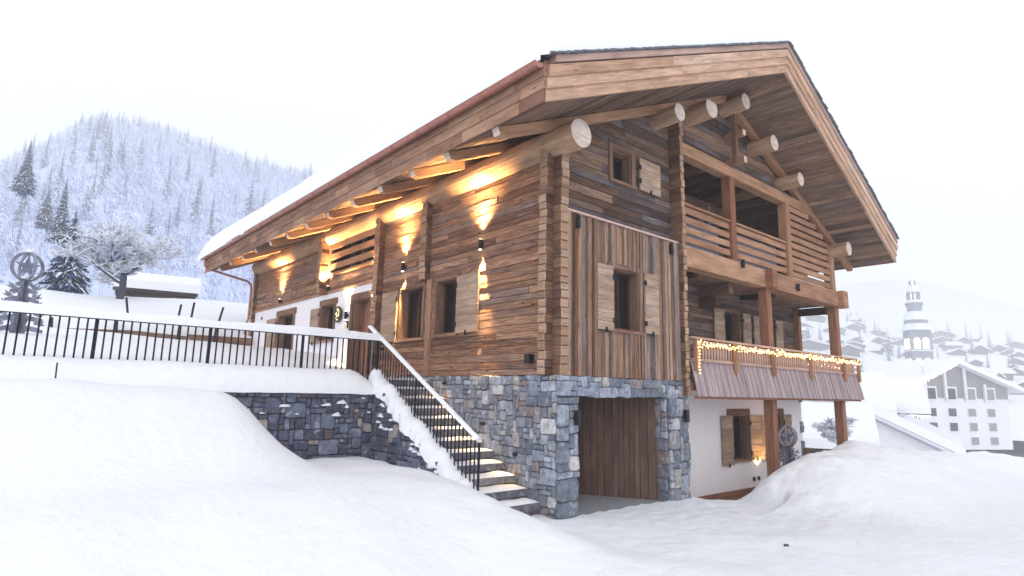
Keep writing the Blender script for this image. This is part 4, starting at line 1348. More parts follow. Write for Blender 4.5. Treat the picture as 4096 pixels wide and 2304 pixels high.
for x, p in allx + [(-1.36, True)]:
    mb = MB()
    if p: box(mb, x - .0275, x + .0275, YT - .008, YT + .008, 2.1, 3.10, (0, 0, 1)); mb.build('rail_post', M['black'], TR)
    else:
        if bal is None:
            box(mb, -.013, .013, -.006, .006, -.5, .5, (0, 0, 1)); bal = mb.build('baluster', M['black'], TR); o = bal
        else:
            o = bal.copy(); COL.objects.link(o)
        o.location = (x, YT, 2.60)

SR = root0('stair_railing', 'sloping black steel railing with snow on its handrail beside the stone steps', 'railing')
ya, za, yb, zb = .38, 1.26, 4.52, 3.46
sl = (zb - za) / (yb - ya)
XS = -1.3
mb = MB(); beam(mb, (XS, ya, za), (XS, yb, zb), .045, .03); mb.build('handrail', M['black'], SR)
mb = MB(); rail_snow(mb, (XS, ya - .01, za + .012), (XS, yb, zb + .012), .085, .05, 4, n=60, side=(1, 0, 0)); mb.build('rail_snow', M['snow'], SR)
n = 36; pr_ = None
for i in range(n + 1):
    y = ya + .01 + (yb - ya - .02) * i / n; z = za + sl * (y - ya)
    if i in (0, n, 18):
        mb = MB(); box(mb, XS - .012, XS + .012, y - .02, y + .02, z - 1.05, z - .01, (0, 0, 1)); mb.build('rail_post', M['black'], SR)
        continue
    if pr_ is None:
        mb = MB(); box(mb, -.006, .006, -.014, .014, -1.0, -.01, (0, 0, 1)); pr_ = mb.build('baluster', M['black'], SR); o = pr_
    else: o = pr_.copy(); COL.objects.link(o)
    o.location = (XS, y, z)
mb = MB(); box(mb, XS - .0, XS + .10, 3.96, 4.02, 2.92, 2.98); box(mb, XS, XS + .1, 3.96, 4.02, 2.28, 2.33); mb.build('railing_bracket', M['black'], SR)

# ---------------------------------------------------------------- steel tree ornaments
def ornament(loc, sc, label, rz=0.3, snow=True):
    R0 = empty('tree_ornament', loc, label, 'ornament', 'cut steel tree ornaments', rz)
    th = .02
    def plate(mb, P, rot, t=th):
        c_, s_ = cos(rot), sin(rot)
        A = [Vector((x * c_ - (-t / 2) * s_, x * s_ + (-t / 2) * c_, z)) * sc for x, z in P]
        B = [Vector((x * c_ - (t / 2) * s_, x * s_ + (t / 2) * c_, z)) * sc for x, z in P]
        # fan into quads strip if concave
        return A, B
    def poly(mb, P, rot, t=th):
        """concave outline extruded, triangulated with bmesh"""
        bm = bmesh.new()
        c_, s_ = cos(rot), sin(rot)
        A = [bm.verts.new(Vector((x * c_ + t / 2 * s_, x * s_ - t / 2 * c_, z)) * sc) for x, z in P]
        f = bm.faces.new(A)
        e = bmesh.ops.extrude_face_region(bm, geom=[f])
        vv = [g for g in e['geom'] if isinstance(g, bmesh.types.BMVert)]
        bmesh.ops.translate(bm, verts=vv, vec=Vector((-s_, c_, 0)) * t * sc)
        bmesh.ops.triangulate(bm, faces=bm.faces[:])
        bm.normal_update()
        bm.verts.index_update()
        mb.shared([v.co.copy() for v in bm.verts], [tuple(v.index for v in f.verts) for f in bm.faces], random.random(), 0, False)
        bm.free()
    # foliage plates: a stepped, spiky tree outline, three crossing plates
    for q in range(3):
        mb = MB(); rot = q * pi / 3
        rn = random.Random(q + 3)
        for side in (-1, 1):
            lv = [(1.35, .12, .20), (1.15, .16, .30), (.92, .2, .38), (.68, .22, .46), (.42, .26, .52), (.15, .28, .56)]
            P = [(0, 1.5)]
            for z, a, b_ in lv:
                P += [(side * a * .55, z + .10), (side * b_, z - .02 + .05 * rn.random()), (side * b_ * .97, z - .08), (side * a * .75, z - .03)]
            P += [(side * .12, .0), (0, 0)]
            poly(mb, P, rot)
        for side in (-1, 1):   # extra curled thorns
            for z in (1.25, 1.02, .8, .55, .3):
                bx = .18 + (1.3 - z) * .22
                P = [(side * bx, z), (side * (bx + .16), z + .12), (side * (bx + .12), z + .02), (side * (bx + .2), z + .0), (side * (bx + .06), z - .06)]
                poly(mb, P, rot)
        mb.build('tree_plate', M['steel'], R0)
    # two crossing rings with a star
    zc, Ro, Ri = 1.80, .40, .325
    for q in range(2):
        mb = MB(); rot = q * pi / 2 + .15
        c_, s_ = cos(rot), sin(rot); N = 48; vs, fs = [], []
        for k in range(N):
            a = 2 * pi * k / N
            for rr, t in ((Ro, -th), (Ro, th), (Ri, th), (Ri, -th)):
                x, z = rr * cos(a), rr * sin(a)
                vs.append(Vector((x * c_ - t * s_, x * s_ + t * c_, zc + z)) * sc)
        for k in range(N):
            k2 = (k + 1) % N
            for e in range(4):
                fs.append((k * 4 + e, k * 4 + (e + 1) % 4, k2 * 4 + (e + 1) % 4, k2 * 4 + e))
        mb.shared(vs, fs, .5, 0, False); mb.build('ring', M['steel'], R0)
    mb = MB()
    for q in range(2):
        P = []
        for k in range(10):
            rr = .33 if k % 2 == 0 else .115
            a = pi / 2 + k * pi / 5
            P.append((rr * cos(a), zc + rr * sin(a)))
        poly(mb, P, q * pi / 2 + .15)
    mb.build('star', M['steel'], R0)
    if snow:
        mb2 = globals()['mb']
        globals()['mb'] = MB()
        lump((0, 0, (zc + Ro) * sc), .10 * sc, .08 * sc, .08 * sc, 3)
        lump((0, 0, (zc - Ri) * sc), .14 * sc, .10 * sc, .07 * sc, 5)
        globals()['mb'].build('snow_cap', M['snow'], R0)
    return R0
ornament((-7.24, 12.0, 3.26), .97, 'taller steel tree ornament with ring and star on the snowy terrace')
ornament((9.02, 0.0, -.25), .72, 'smaller steel tree ornament with ring and star in front of the lower window', rz=.9, snow=False)

# ---------------------------------------------------------------- things on the terrace slope
def at_px(px, py, y):
    """point of the photograph (2576 px wide) on the plane y"""
    s = 4096 / 2576
    d = cf + cr2 * ((px * s - 2048) / FPX) - cu2 * ((py * s - 1152) / FPX)
    return CAM + d * ((y - CAM.y) / d.y)
mb = MB()
for A_, B_, C_, D_ in (((98, 823), (334, 831), (334, 837), (98, 829)), ((336, 831.5), (470, 846), (470, 853), (336, 836)), ((476, 841), (634, 851), (634, 869), (476, 855))):
    P = [at_px(*q_, 16.5) for q_ in (A_, B_, C_, D_)]
    P = [P[0], P[1], P[2] - Vector((0, 0, .25)), P[3] - Vector((0, 0, .25))]
    prism(mb, P, [p_ + Vector((0, .12, 0)) for p_ in P], P[1] - P[0], random.random())
tag(mb.build('timber_edging', M['frame']), 'low brown timber edging half buried in the snow behind the railing', 'edging')
stk = [((321, 786), (318, 748), 19.0, 'thin dark stake upright in the snow left of the hut'), ((449, 797), (456, 766), 19.0, 'leaning stake capped with snow, shorter of the middle pair'), ((481, 800), (489, 761), 19.0, 'leaning stake capped with snow, taller of the middle pair'), ((551, 808), (562, 773), 19.0, 'thin black stake leaning right near the chalet corner'), ((141, 938), (144, 912), 3.4, 'faint short stick poking from the drift below the railing'), ((129, 830), (131, 798), 16.4, 'thin post nearest the steel ornament behind the railing'), ((293, 828), (295, 800), 16.4, 'thin post between timber edging boards behind the railing'), ((449, 836), (453, 812), 16.4, 'short dark post at the joint of the timber edging'), ((541, 845), (545, 818), 16.4, 'knobbly short post near the right end of the timber edging')]
for a, b, y, lab in stk:
    p, q = at_px(*a, y), at_px(*b, y)
    p = p + (p - q) * .8
    mb = MB(); beam(mb, p, q, .07 if y > 5 else .02, .07 if y > 5 else .02, .2, up=(0, 1, 0))
    tag(mb.build('stake', M['inner']), lab, 'stake', 'stakes in the snow')

def roof_house(name, label, cat, loc, rz, w, d, hw, rise, over=.5, snow=.35, roofm='farwood', wall='chaletwall', wins=(), group=None, ice=False, roofcol=None):
    """gabled house: ridge along local y, width w (x), depth d (y), wall height hw"""
    R0 = empty(name, loc, label, cat, group, rz)
    mb = MB(); a = w / 2
    P = [(-a, 0, -1.5), (a, 0, -1.5), (a, 0, hw), (0, 0, hw + rise), (-a, 0, hw)]
    prism(mb, P, [(p[0], d, p[2]) for p in P], (1, 0, 0), random.random()); mb.build('wall', M[wall], R0)
    sl_ = rise / a
    mb = MB(); ms = MB()
    for s_ in (-1, 1):
        P = [(0, hw + rise + .05), (s_ * (a + over), hw - over * sl_ + .05), (s_ * (a + over), hw - over * sl_ + .25), (0, hw + rise + .25)]
        prism(mb, [(p[0], -over, p[1]) for p in P], [(p[0], d + over, p[1]) for p in P], (0, 1, 0), .5)
        e = snow
        P = [(0, hw + rise + .26), (s_ * (a + over + .1), hw - over * sl_ + .24), (s_ * (a + over + .12), hw - over * sl_ + .26 + e * .6), (s_ * (a + over - .1), hw - over * sl_ + .26 + e), (s_ * .3, hw + rise + .26 + e - .3 * sl_), (0, hw + rise + .2 + e)]
        prism(ms, [(p[0], -over - .1, p[1]) for p in P], [(p[0], d + over + .1, p[1]) for p in P], (0, 1, 0), .5)
    mb.build('roof', M[roofm], R0); ms.build('roof_snow', M['snow'], R0)
    for (x, z, ww, hh) in wins:
        mb = MB(); box(mb, x - ww / 2, x + ww / 2, -.05, .02, z, z + hh); mb.build('window', M['farwin'], R0)
    return R0
M['farwood'] = wood('dark_far_timber', [(.05, .04, .04), (.08, .06, .055)], knots=0, contrast=.3)
M['chaletwall'] = wood('far_chalet_timber', [(.12, .11, .14), (.17, .16, .19), (.24, .22, .26)], knots=0, contrast=.3, gs=(.3, 4))
M['farwhite'] = simple('far_white_render', (.76, .77, .81), .9, var=.05, bscale=2)
M['farwin'] = simple('far_window_glass', (.06, .065, .08), .3)
M['farlit'] = simple('far_lit_window', (.8, .6, .3), .5, emit=(1, .82, .5), estr=1.6)
M['fargrey'] = simple('far_grey_stone', (.30, .32, .38), .9, var=.15, bscale=1)
M['icelight'] = simple('icicle_lights', (1, 1, 1), .4, emit=(.95, .97, 1), estr=2.0)

# hut beyond the crest
hp = at_px(410, 745, 30)
roof_house('hut', 'small dark hut under a thick slab of snow left of the chalet', 'hut', (hp.x + 1.75, 31.5, 4.75), radians(80), 2.6, 3.6, 2.35, .35, over=.25, snow=.75, wall='farwood')

# ---------------------------------------------------------------- far terrain: forested mountain on the left, village hill on the right
def cam_az(px, py=700):
    s = 4096 / 2576
    d = cf + cr2 * ((px * s - 2048) / FPX) - cu2 * ((py * s - 1152) / FPX)
    return math.atan2(d.x, d.y), d.z / sqrt(d.x ** 2 + d.y ** 2)
RIDGE = [(-900, 520), (-300, 470), (0, 405), (60, 378), (100, 362), (150, 333), (200, 302), (245, 292), (300, 290), (350, 296), (400, 308), (450, 326), (500, 348), (560, 372), (620, 392), (700, 412), (800, 438), (900, 470), (1100, 520), (1500, 640), (2000, 800)]
AZ = [(cam_az(px, py)) for px, py in RIDGE]
D0, D1 = 150, 520
def ridge_h(az):
    if az <= AZ[0][0]: e = AZ[0][1]
    elif az >= AZ[-1][0]: e = AZ[-1][1]
    else:
        for (a, ea), (b, eb) in zip(AZ, AZ[1:]):
            if a <= az <= b: e = ea + (eb - ea) * (az - a) / (b - a); break
    return CAM.z + e * D1 - 5.5
def mount(az, d):
    h1 = ridge_h(az)
    t = (d - D0) / (D1 - D0)
    base = 3.5
    if t < 0: return base
    if t <= 1:
        z = base + (h1 - base) * (t ** 0.9)
        z += 7.0 * noise.noise(Vector((az * 9, d * .014, 0))) * sin(pi * t)
        return z
    return h1 - (d - D1) * .5
az0, az1 = radians(-22), radians(58)
NA, ND = 150, 46
vs = []; fs = []
dists = [D0 - 25] + [D0 + (D1 - D0) * i / (ND - 6) for i in range(ND - 5)] + [D1 + 15, D1 + 40, D1 + 90, D1 + 160]
ND = len(dists)
for i in range(NA + 1):
    az = az0 + (az1 - az0) * i / NA
    for d in dists:
        vs.append((CAM.x + sin(az) * d, CAM.y + cos(az) * d, mount(az, d)))
for i in range(NA):
    for j in range(ND - 1):
        a = i * ND + j; fs.append((a, a + ND, a + ND + 1, a + 1))
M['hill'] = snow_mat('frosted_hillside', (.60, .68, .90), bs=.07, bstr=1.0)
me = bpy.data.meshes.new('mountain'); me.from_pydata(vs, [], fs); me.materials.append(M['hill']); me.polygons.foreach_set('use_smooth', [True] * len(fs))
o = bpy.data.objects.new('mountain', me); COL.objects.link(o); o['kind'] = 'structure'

M['needle'] = None
def conifer_mat(name, dark, mid, white):
    mt, n, l, b = newmat(name)
    b.inputs['Roughness'].default_value = .9; b.inputs['Specular IOR Level'].default_value = .1
    at = n.new('ShaderNodeAttribute'); at.attribute_name = 'rnd'
    cl = ramp(n, [(0, dark), (.45, mid), (.5, (white[0] * .85, white[1] * .88, white[2] * .95)), (1, white)])
    l.new(at.outputs['Fac'], cl.inputs[0]); l.new(cl.outputs[0], b.inputs['Base Color'])
    return mt
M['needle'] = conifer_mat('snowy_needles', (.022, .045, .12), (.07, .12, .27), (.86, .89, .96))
M['skyglass'] = M['skyglass']
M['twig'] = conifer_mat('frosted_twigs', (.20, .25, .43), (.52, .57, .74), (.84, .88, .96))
M['bark'] = simple('dark_bark', (.07, .075, .11), .9, var=.3, bscale=4)

def conifer_mb(h, seed, layers=13, nbr=8, wid=.17, snow=.6, fine=1.0):
    """tapered layers of drooping boughs, each a dark bough with a snow load above it"""
    rn = random.Random(seed); mb = MB()
    for i in range(layers):
        t = (i + .5) / layers
        z = h * (.04 + .94 * t) + rn.uniform(-.4, .4) * h * .94 / layers
        R_ = h * wid * (1 - t) ** .85 * rn.uniform(.8, 1.15) + h * .008
        k0 = max(4, int(nbr * (1 - t * .5)))
        for k in range(k0):
            a = 2 * pi * (k + rn.random() * .8) / k0 + i
            r_ = R_ * rn.uniform(.65, 1.15); dr = r_ * rn.uniform(.25, .55)
            w = (r_ * rn.uniform(.28, .45) + h * .006) * fine
            c_, s_ = cos(a), sin(a)
            p0 = Vector((0, 0, z)); pm = Vector((c_ * r_ * .55, s_ * r_ * .55, z - dr * .25)); p1 = Vector((c_ * r_, s_ * r_, z - dr))
            if fine < .5:
                r_ = r_ * rn.uniform(.55, 1.05); p1 = Vector((c_ * r_, s_ * r_, z - dr * rn.uniform(.6, 1.3))); pm = Vector((c_ * r_ * .6, s_ * r_ * .6, z - dr * rn.uniform(.1, .5)))
                for q_ in range(4):
                    b0 = p0.lerp(p1, rn.uniform(.35, .9)); aa = a + rn.choice([-1, 1]) * rn.uniform(.5, 1.3); ll = r_ * rn.uniform(.14, .3)
                    tip = b0 + Vector((cos(aa) * ll, sin(aa) * ll, -ll * rn.uniform(.2, .8))); sv = Vector((-sin(aa), cos(aa), 0)) * ll * .3
                    mb.face([b0, b0.lerp(tip, .5) - sv, tip, b0.lerp(tip, .5) + sv], rn.uniform(0, .4))
                    if rn.random() < snow: mb.face([b0 + Vector((0, 0, .03)), b0.lerp(tip, .5) - sv * .8 + Vector((0, 0, .05)), tip + Vector((0, 0, .02)), b0.lerp(tip, .5) + sv * .8 + Vector((0, 0, .05))], rn.uniform(.6, 1))
            sdv = Vector((-s_, c_, 0)) * w * .5
            dn = Vector((0, 0, -h * .018 - w * .25))
            mb.face([p0 + dn * .5, pm - sdv + dn, p1 + dn * .8, pm + sdv + dn], rn.uniform(0, .4))
            if rn.random() < snow + .2:
                q = .8
                up = Vector((0, 0, h * .004))
                mb.face([p0 + up, pm - sdv * q + up, p1.lerp(pm, .1) + up, pm + sdv * q + up], rn.uniform(.55, 1))
    # spire and trunk
    mb.face([Vector((-h * .006, 0, h * .9)), Vector((h * .006, 0, h * .9)), Vector((0, 0, h * 1.04))], .2)
    return mb
def simple_tree_obj(name, mb, mat, h, label, cat, group, loc, rz, sc=1):
    R0 = empty(name, loc, label, cat, group, rz)
    R0.scale = (sc, sc, sc)
    mb.build('crown', mat, R0)
    t = MB(); tube(t, [(0, 0, -h * .03), (0, 0, h * .5), (0, 0, h * .93)], .1, 6, rads=[h * .016, h * .010, h * .003]); t.build('trunk', M['bark'], R0)
    return R0
# individual conifers on the mountain
rn = random.Random(33)
protos = []
for q in range(6):
    hh = 10
    lab = 'slender snow laden spruce on the wooded mountain'
    protos.append((conifer_mb(hh, 200 + q, layers=19, nbr=10, wid=.13 + .02 * (q % 3), snow=.3 + .1 * (q % 4), fine=.8), hh))
objs = []
place = []
while len(place) < 150:
    px = rn.uniform(-60, 840)
    az, _ = cam_az(px, 500)
    u = rn.random()
    d = D0 + 40 + (D1 - D0 - 44) * (u ** .7)
    # conifers cluster along the crown and right shoulder
    cl_ = noise.noise(Vector((az * 14, d * .03, 2)))
    if cl_ < -.05 and rn.random() < .8: continue
    place.append((az, d))
for px in range(0, 840, 14):      # skyline spruces
    az, _ = cam_az(px + rn.uniform(-6, 6), 400); place.append((az, D1 - rn.uniform(0, 9)))
place = place[:205]
gl = {}
for i, (az, d) in enumerate(place):
    q = rn.randrange(6)
    mbq, hh = protos[q]
    x, y = CAM.x + sin(az) * d, CAM.y + cos(az) * d
    sky_ = d > D1 - 10
    s_ = rn.uniform(.38, .95) * (1.0 if not sky_ else .55) * 2.1
    if q not in gl:
        R0 = simple_tree_obj('spruce', mbq, M['needle'], hh, 'slender snow laden spruce on the wooded mountain', 'tree', 'spruces on the wooded mountain', (x, y, mount(az, d) - .3), rn.random() * 6, s_)
        gl[q] = (R0, [c for c in COL.objects if c.parent == R0])
    else:
        R1, ch = gl[q]
        R0 = R1.copy(); COL.objects.link(R0); R0.location = (x, y, mount(az, d) - .3); R0.rotation_euler = (0, 0, rn.random() * 6); R0.scale = (s_ * rn.uniform(.8, 1.1),) * 2 + (s_,)
        for c in ch:
            c2 = c.copy(); COL.objects.link(c2); c2.parent = R0
# frosted woodland: one mass
rn = random.Random(44); V, Fc, Rr = [], [], []
NT = 8500
for i in range(NT):
    az = az0 + radians(6) + (radians(46)) * rn.random(); u = rn.random()
    d = D0 + 3 + (D1 - D0 - 2) * (u ** .75)
    x, y = CAM.x + sin(az) * d, CAM.y + cos(az) * d; z = mount(az, d) - .8
    hh = rn.uniform(5.5, 12.0) * (.65 if d > D1 - 16 else 1); kind_ = rn.random()
    if kind_ < .28:     # small conifer
        lay = 6
        for k in range(lay):
            t = k / lay; zz = z + hh * (.12 + .85 * t); R_ = hh * .17 * (1 - t) + .12
            for q in range(4):
                a = rn.random() * 6.28; c_, s_ = cos(a) * R_, sin(a) * R_
                b = len(V); w = .3
                V += [(x, y, zz), (x + c_ - s_ * w, y + s_ + c_ * w, zz - R_ * .5), (x + c_ + s_ * w, y + s_ - c_ * w, zz - R_ * .5)]
                Fc.append((b, b + 1, b + 2)); Rr.append(rn.uniform(0, .4) if q % 2 else rn.uniform(.5, .95))
    else:               # bare frosted tree: fan of thin twigs
        b = len(V); w = .10
        V += [(x - w, y, z), (x + w, y, z), (x, y, z + hh)]; Fc.append((b, b + 1, b + 2)); Rr.append(rn.uniform(0, .3))
        for k in range(11):
            a = rn.random() * 6.28; t = rn.uniform(.15, .85); r_ = hh * rn.uniform(.1, .26); w = rn.uniform(.05, .17)
            zz = z + hh * t; b = len(V)
            ex, ey, ez = x + cos(a) * r_, y + sin(a) * r_, zz + hh * rn.uniform(.05, .25)
            V += [(x, y, zz), (ex - w, ey + w, ez), (ex + w, ey - w, ez + w * 2)]; Fc.append((b, b + 1, b + 2)); Rr.append(rn.choice([rn.uniform(.1, .45), rn.uniform(.5, .9)]))
me = bpy.data.meshes.new('frosted_woodland'); me.from_pydata(V, [], Fc); me.materials.append(M['twig'])
a_ = me.attributes.new('rnd', 'FLOAT', 'FACE'); a_.data.foreach_set('value', Rr)
o = bpy.data.objects.new('frosted_woodland', me); COL.objects.link(o); tag(o, 'frosted bare woodland covering the mountain slope', 'woodland', kind='stuff')

# nearer trees left of the chalet
def near_spruce(px, py_base, y, h, label, seed, wid=.2, snow=.75):
    p = at_px(px, py_base, y)
    R0 = simple_tree_obj('spruce', conifer_mb(h, seed, layers=46, nbr=26, wid=wid, snow=snow, fine=.42), M['needle'], h, label, 'tree', None, (p.x, p.y, p.z), .4)
    return R0
near_spruce(160, 750, 36, 5.5, 'dark bushy spruce with snow on its boughs left of the bare tree', 301, wid=.30, snow=.4)
near_spruce(146, 605, 62, 6.2, 'narrow spruce rising directly above the dark bushy one', 302, wid=.16, snow=.9)
near_spruce(58, 480, 95, 7.5, 'snow loaded spruce high up at the left edge of the forest', 303, wid=.19, snow=.95)
near_spruce(110, 570, 90, 5.5, 'wide snowy spruce below the one at the left edge', 304, wid=.24, snow=.95)

def bare_tree(p, h, seed, label):
    R0 = empty('bare_tree', p, label, 'tree')
    rn = random.Random(seed); tr = MB(); br = MB(); sn = MB()
    def grow(p, d, L, r, lv):
        n = 4; pts = [p]; q = p.copy(); dd = d.copy()
        for i in range(n):
            dd = (dd + Vector((rn.uniform(-.22, .22), rn.uniform(-.22, .22), rn.uniform(-.12, .12)))).normalized()
            q = q + dd * (L / n); pts.append(q.copy())
        rads = [r * (1 - .45 * i / n) for i in range(n + 1)]
        tube(tr if lv < 2 else br, pts, r, 5 if lv < 3 else 3, r=.2 if lv < 2 else rn.uniform(0, .5), rads=rads, caps=False)
        if lv >= 1:
            tube(sn, [x + Vector((0, 0, rads[k] * .7 + .012)) for k, x in enumerate(pts)], r, 4 if lv < 3 else 3, r=.9, rads=[x * .85 + .017 for x in rads], caps=False)
        if lv >= 5: return
        m_ = (10 if lv == 0 else 6 if lv < 3 else 4)
        for k in range(m_):
            t = rn.uniform(.25 if lv == 0 else .2, 1.0); i = min(n - 1, int(t * n)); b_ = pts[i].lerp(pts[i + 1], t * n - i)
            az = rn.random() * 6.28
            side = Vector((cos(az), sin(az), rn.uniform(-.35, .95)))
            nd = (dd * .5 + side * .8).normalized()
            grow(b_, nd, L * rn.uniform(.5, .72), r * rn.uniform(.45, .6), lv + 1)
    grow(Vector((0, 0, -.2)), Vector((.15, 0, 1)), h * .34, h * .026, 0)
    tr.build('trunk', M['bark'], R0); br.build('branches', M['twig'], R0); sn.build('branch_snow', M['snow'], R0)
    return R0
p = at_px(300, 748, 24)
bare_tree(p, 6.6, 12, 'spreading bare tree with every branch coated in snow beside the hut')

# ---------------------------------------------------------------- right: village hill
def ray_at(px, py, dist):
    s = 4096 / 2576
    d = cf + cr2 * ((px * s - 2048) / FPX) - cu2 * ((py * s - 1152) / FPX)
    return CAM + d * dist
VR = [(1800, 790), (2000, 775), (2050, 780), (2110, 792), (2160, 808), (2200, 832), (2240, 850), (2300, 850), (2350, 845), (2420, 850), (2600, 880), (2900, 900)]
VAZ = [cam_az(px, py) for px, py in VR]
E0, E1 = 300, 660
def vh(az, d):
    if az <= VAZ[0][0]: e = VAZ[0][1]
    elif az >= VAZ[-1][0]: e = VAZ[-1][1]
    else:
        for (a, ea), (b, eb) in zip(VAZ, VAZ[1:]):
            if a <= az <= b: e = ea + (eb - ea) * (az - a) / (b - a); break
    h1 = CAM.z + e * E1
    t = (d - E0) / (E1 - E0)
    if t <= 0: return -6 + 7 * max(0, 1 + (d - E0) / 120)
    if t > 1: return h1 - (d - E1) * .3
    return 1 + (h1 - 1) * t + 3 * noise.noise(Vector((az * 12, d * .015, 1)))
vs, fs = [], []
v0, v1 = VAZ[0][0] - .12, VAZ[-1][0] + .25
dd_ = [170, 210, 255] + [300 + 18 * i for i in range(21)] + [700, 780, 900]
for i in range(81):
    az = v0 + (v1 - v0) * i / 80
    for d in dd_: vs.append((CAM.x + sin(az) * d, CAM.y + cos(az) * d, vh(az, d)))
nd = len(dd_)
for i in range(80):
    for j in range(nd - 1):
        a = i * nd + j; fs.append((a, a + nd, a + nd + 1, a + 1))
me = bpy.data.meshes.new('village_hill'); me.from_pydata(vs, [], fs); me.materials.append(M['snow']); me.polygons.foreach_set('use_smooth', [True] * len(fs))
o = bpy.data.objects.new('village_hill', me); COL.objects.link(o); o['kind'] = 'structure'
# distant pale ranges
def far_range(name, prof, D, thick=150):
    vs, fs = [], []
    for i, (px, py) in enumerate(prof):
        az, e = cam_az(px, py)
        zt = CAM.z + e * D
        for dd, z in ((D - thick, -10), (D - thick * .4, zt * .55), (D, zt), (D + thick, -10)):
            vs.append((CAM.x + sin(az) * dd, CAM.y + cos(az) * dd, z))
    for i in range(len(prof) - 1):
        for j in range(3):
            a = i * 4 + j; fs.append((a, a + 4, a + 5, a + 1))
    me = bpy.data.meshes.new(name); me.from_pydata(vs, [], fs); me.materials.append(M['snow']); me.polygons.foreach_set('use_smooth', [True] * len(fs))
    o = bpy.data.objects.new(name, me); COL.objects.link(o); o['kind'] = 'structure'
rn = random.Random(3)
far_range('far_hills', [(1700 + 30 * i, 745 - 40 * exp(-((i - 18) / 6) ** 2) + rn.uniform(-3, 3) + (i > 24) * (i - 24) * 5) for i in range(40)], 1000)

# village chalets
rn = random.Random(55)
cnt = 0; tries = 0; used = []
vproto = []
for q in range(4):
    w = [8, 9.5, 7, 11][q]
    vproto.append(roof_house('village_chalet', 'small snow roofed chalet on the village hillside', 'chalet', (0, 0, 0), 0, w, w * 1.1, 2.6 + .5 * (q % 2), 1.9, over=1.0, snow=.7, wins=[(-w * .25, .6, 1.0, 1.1), (w * .05, .6, 1.0, 1.1), (w * .28, .6, 1.0, 1.1)], group='snow roofed chalets on the hillside'))
vk = {id(o): [c for c in COL.objects if c.parent == o] for o in vproto}
first = [True] * 4
while cnt < 75 and tries < 4000:
    tries += 1
    px = rn.uniform(1980, 2560); az, _ = cam_az(px, 850); d = E0 + 10 + (E1 - E0 - 16) * rn.random()
    x, y = CAM.x + sin(az) * d, CAM.y + cos(az) * d
    if any((x - a) ** 2 + (y - b) ** 2 < 500 for a, b in used): continue
    used.append((x, y)); q = rn.randrange(4)
    rz = -az + rn.choice([0, 0, pi / 2]) + rn.uniform(-.4, .4) 
    o = vproto[q]
    if first[q]: first[q] = False
    else:
        c0 = vk[id(o)]; R1 = o.copy(); COL.objects.link(R1)
        for c in c0:
            c2 = c.copy(); COL.objects.link(c2); c2.parent = R1
        o = R1
    o.location = (x, y, vh(az, d) - .4); o.rotation_euler = (0, 0, rz)
    sc_ = rn.uniform(.85, 1.4); o.scale = (sc_,) * 3
    cnt += 1
# trees between the chalets
rn = random.Random(66)
for i in range(50):
    q = rn.randrange(6); R1, ch = gl[q]
    px = rn.uniform(1980, 2560); az, _ = cam_az(px, 850); d = E0 + (E1 - E0 + 6) * rn.random() ** .6
    R0 = R1.copy(); COL.objects.link(R0); R0.location = (CAM.x + sin(az) * d, CAM.y + cos(az) * d, vh(az, d) - .3); R0.rotation_euler = (0, 0, rn.random() * 6)
    s_ = rn.uniform(1.0, 2.0); R0.scale = (s_, s_, s_)
    R0['label'] = 'small spruce standing among the village chalets'; R0['group'] = 'spruces on the village hillside'
    for c in ch:
        c2 = c.copy(); COL.objects.link(c2); c2.parent = R0

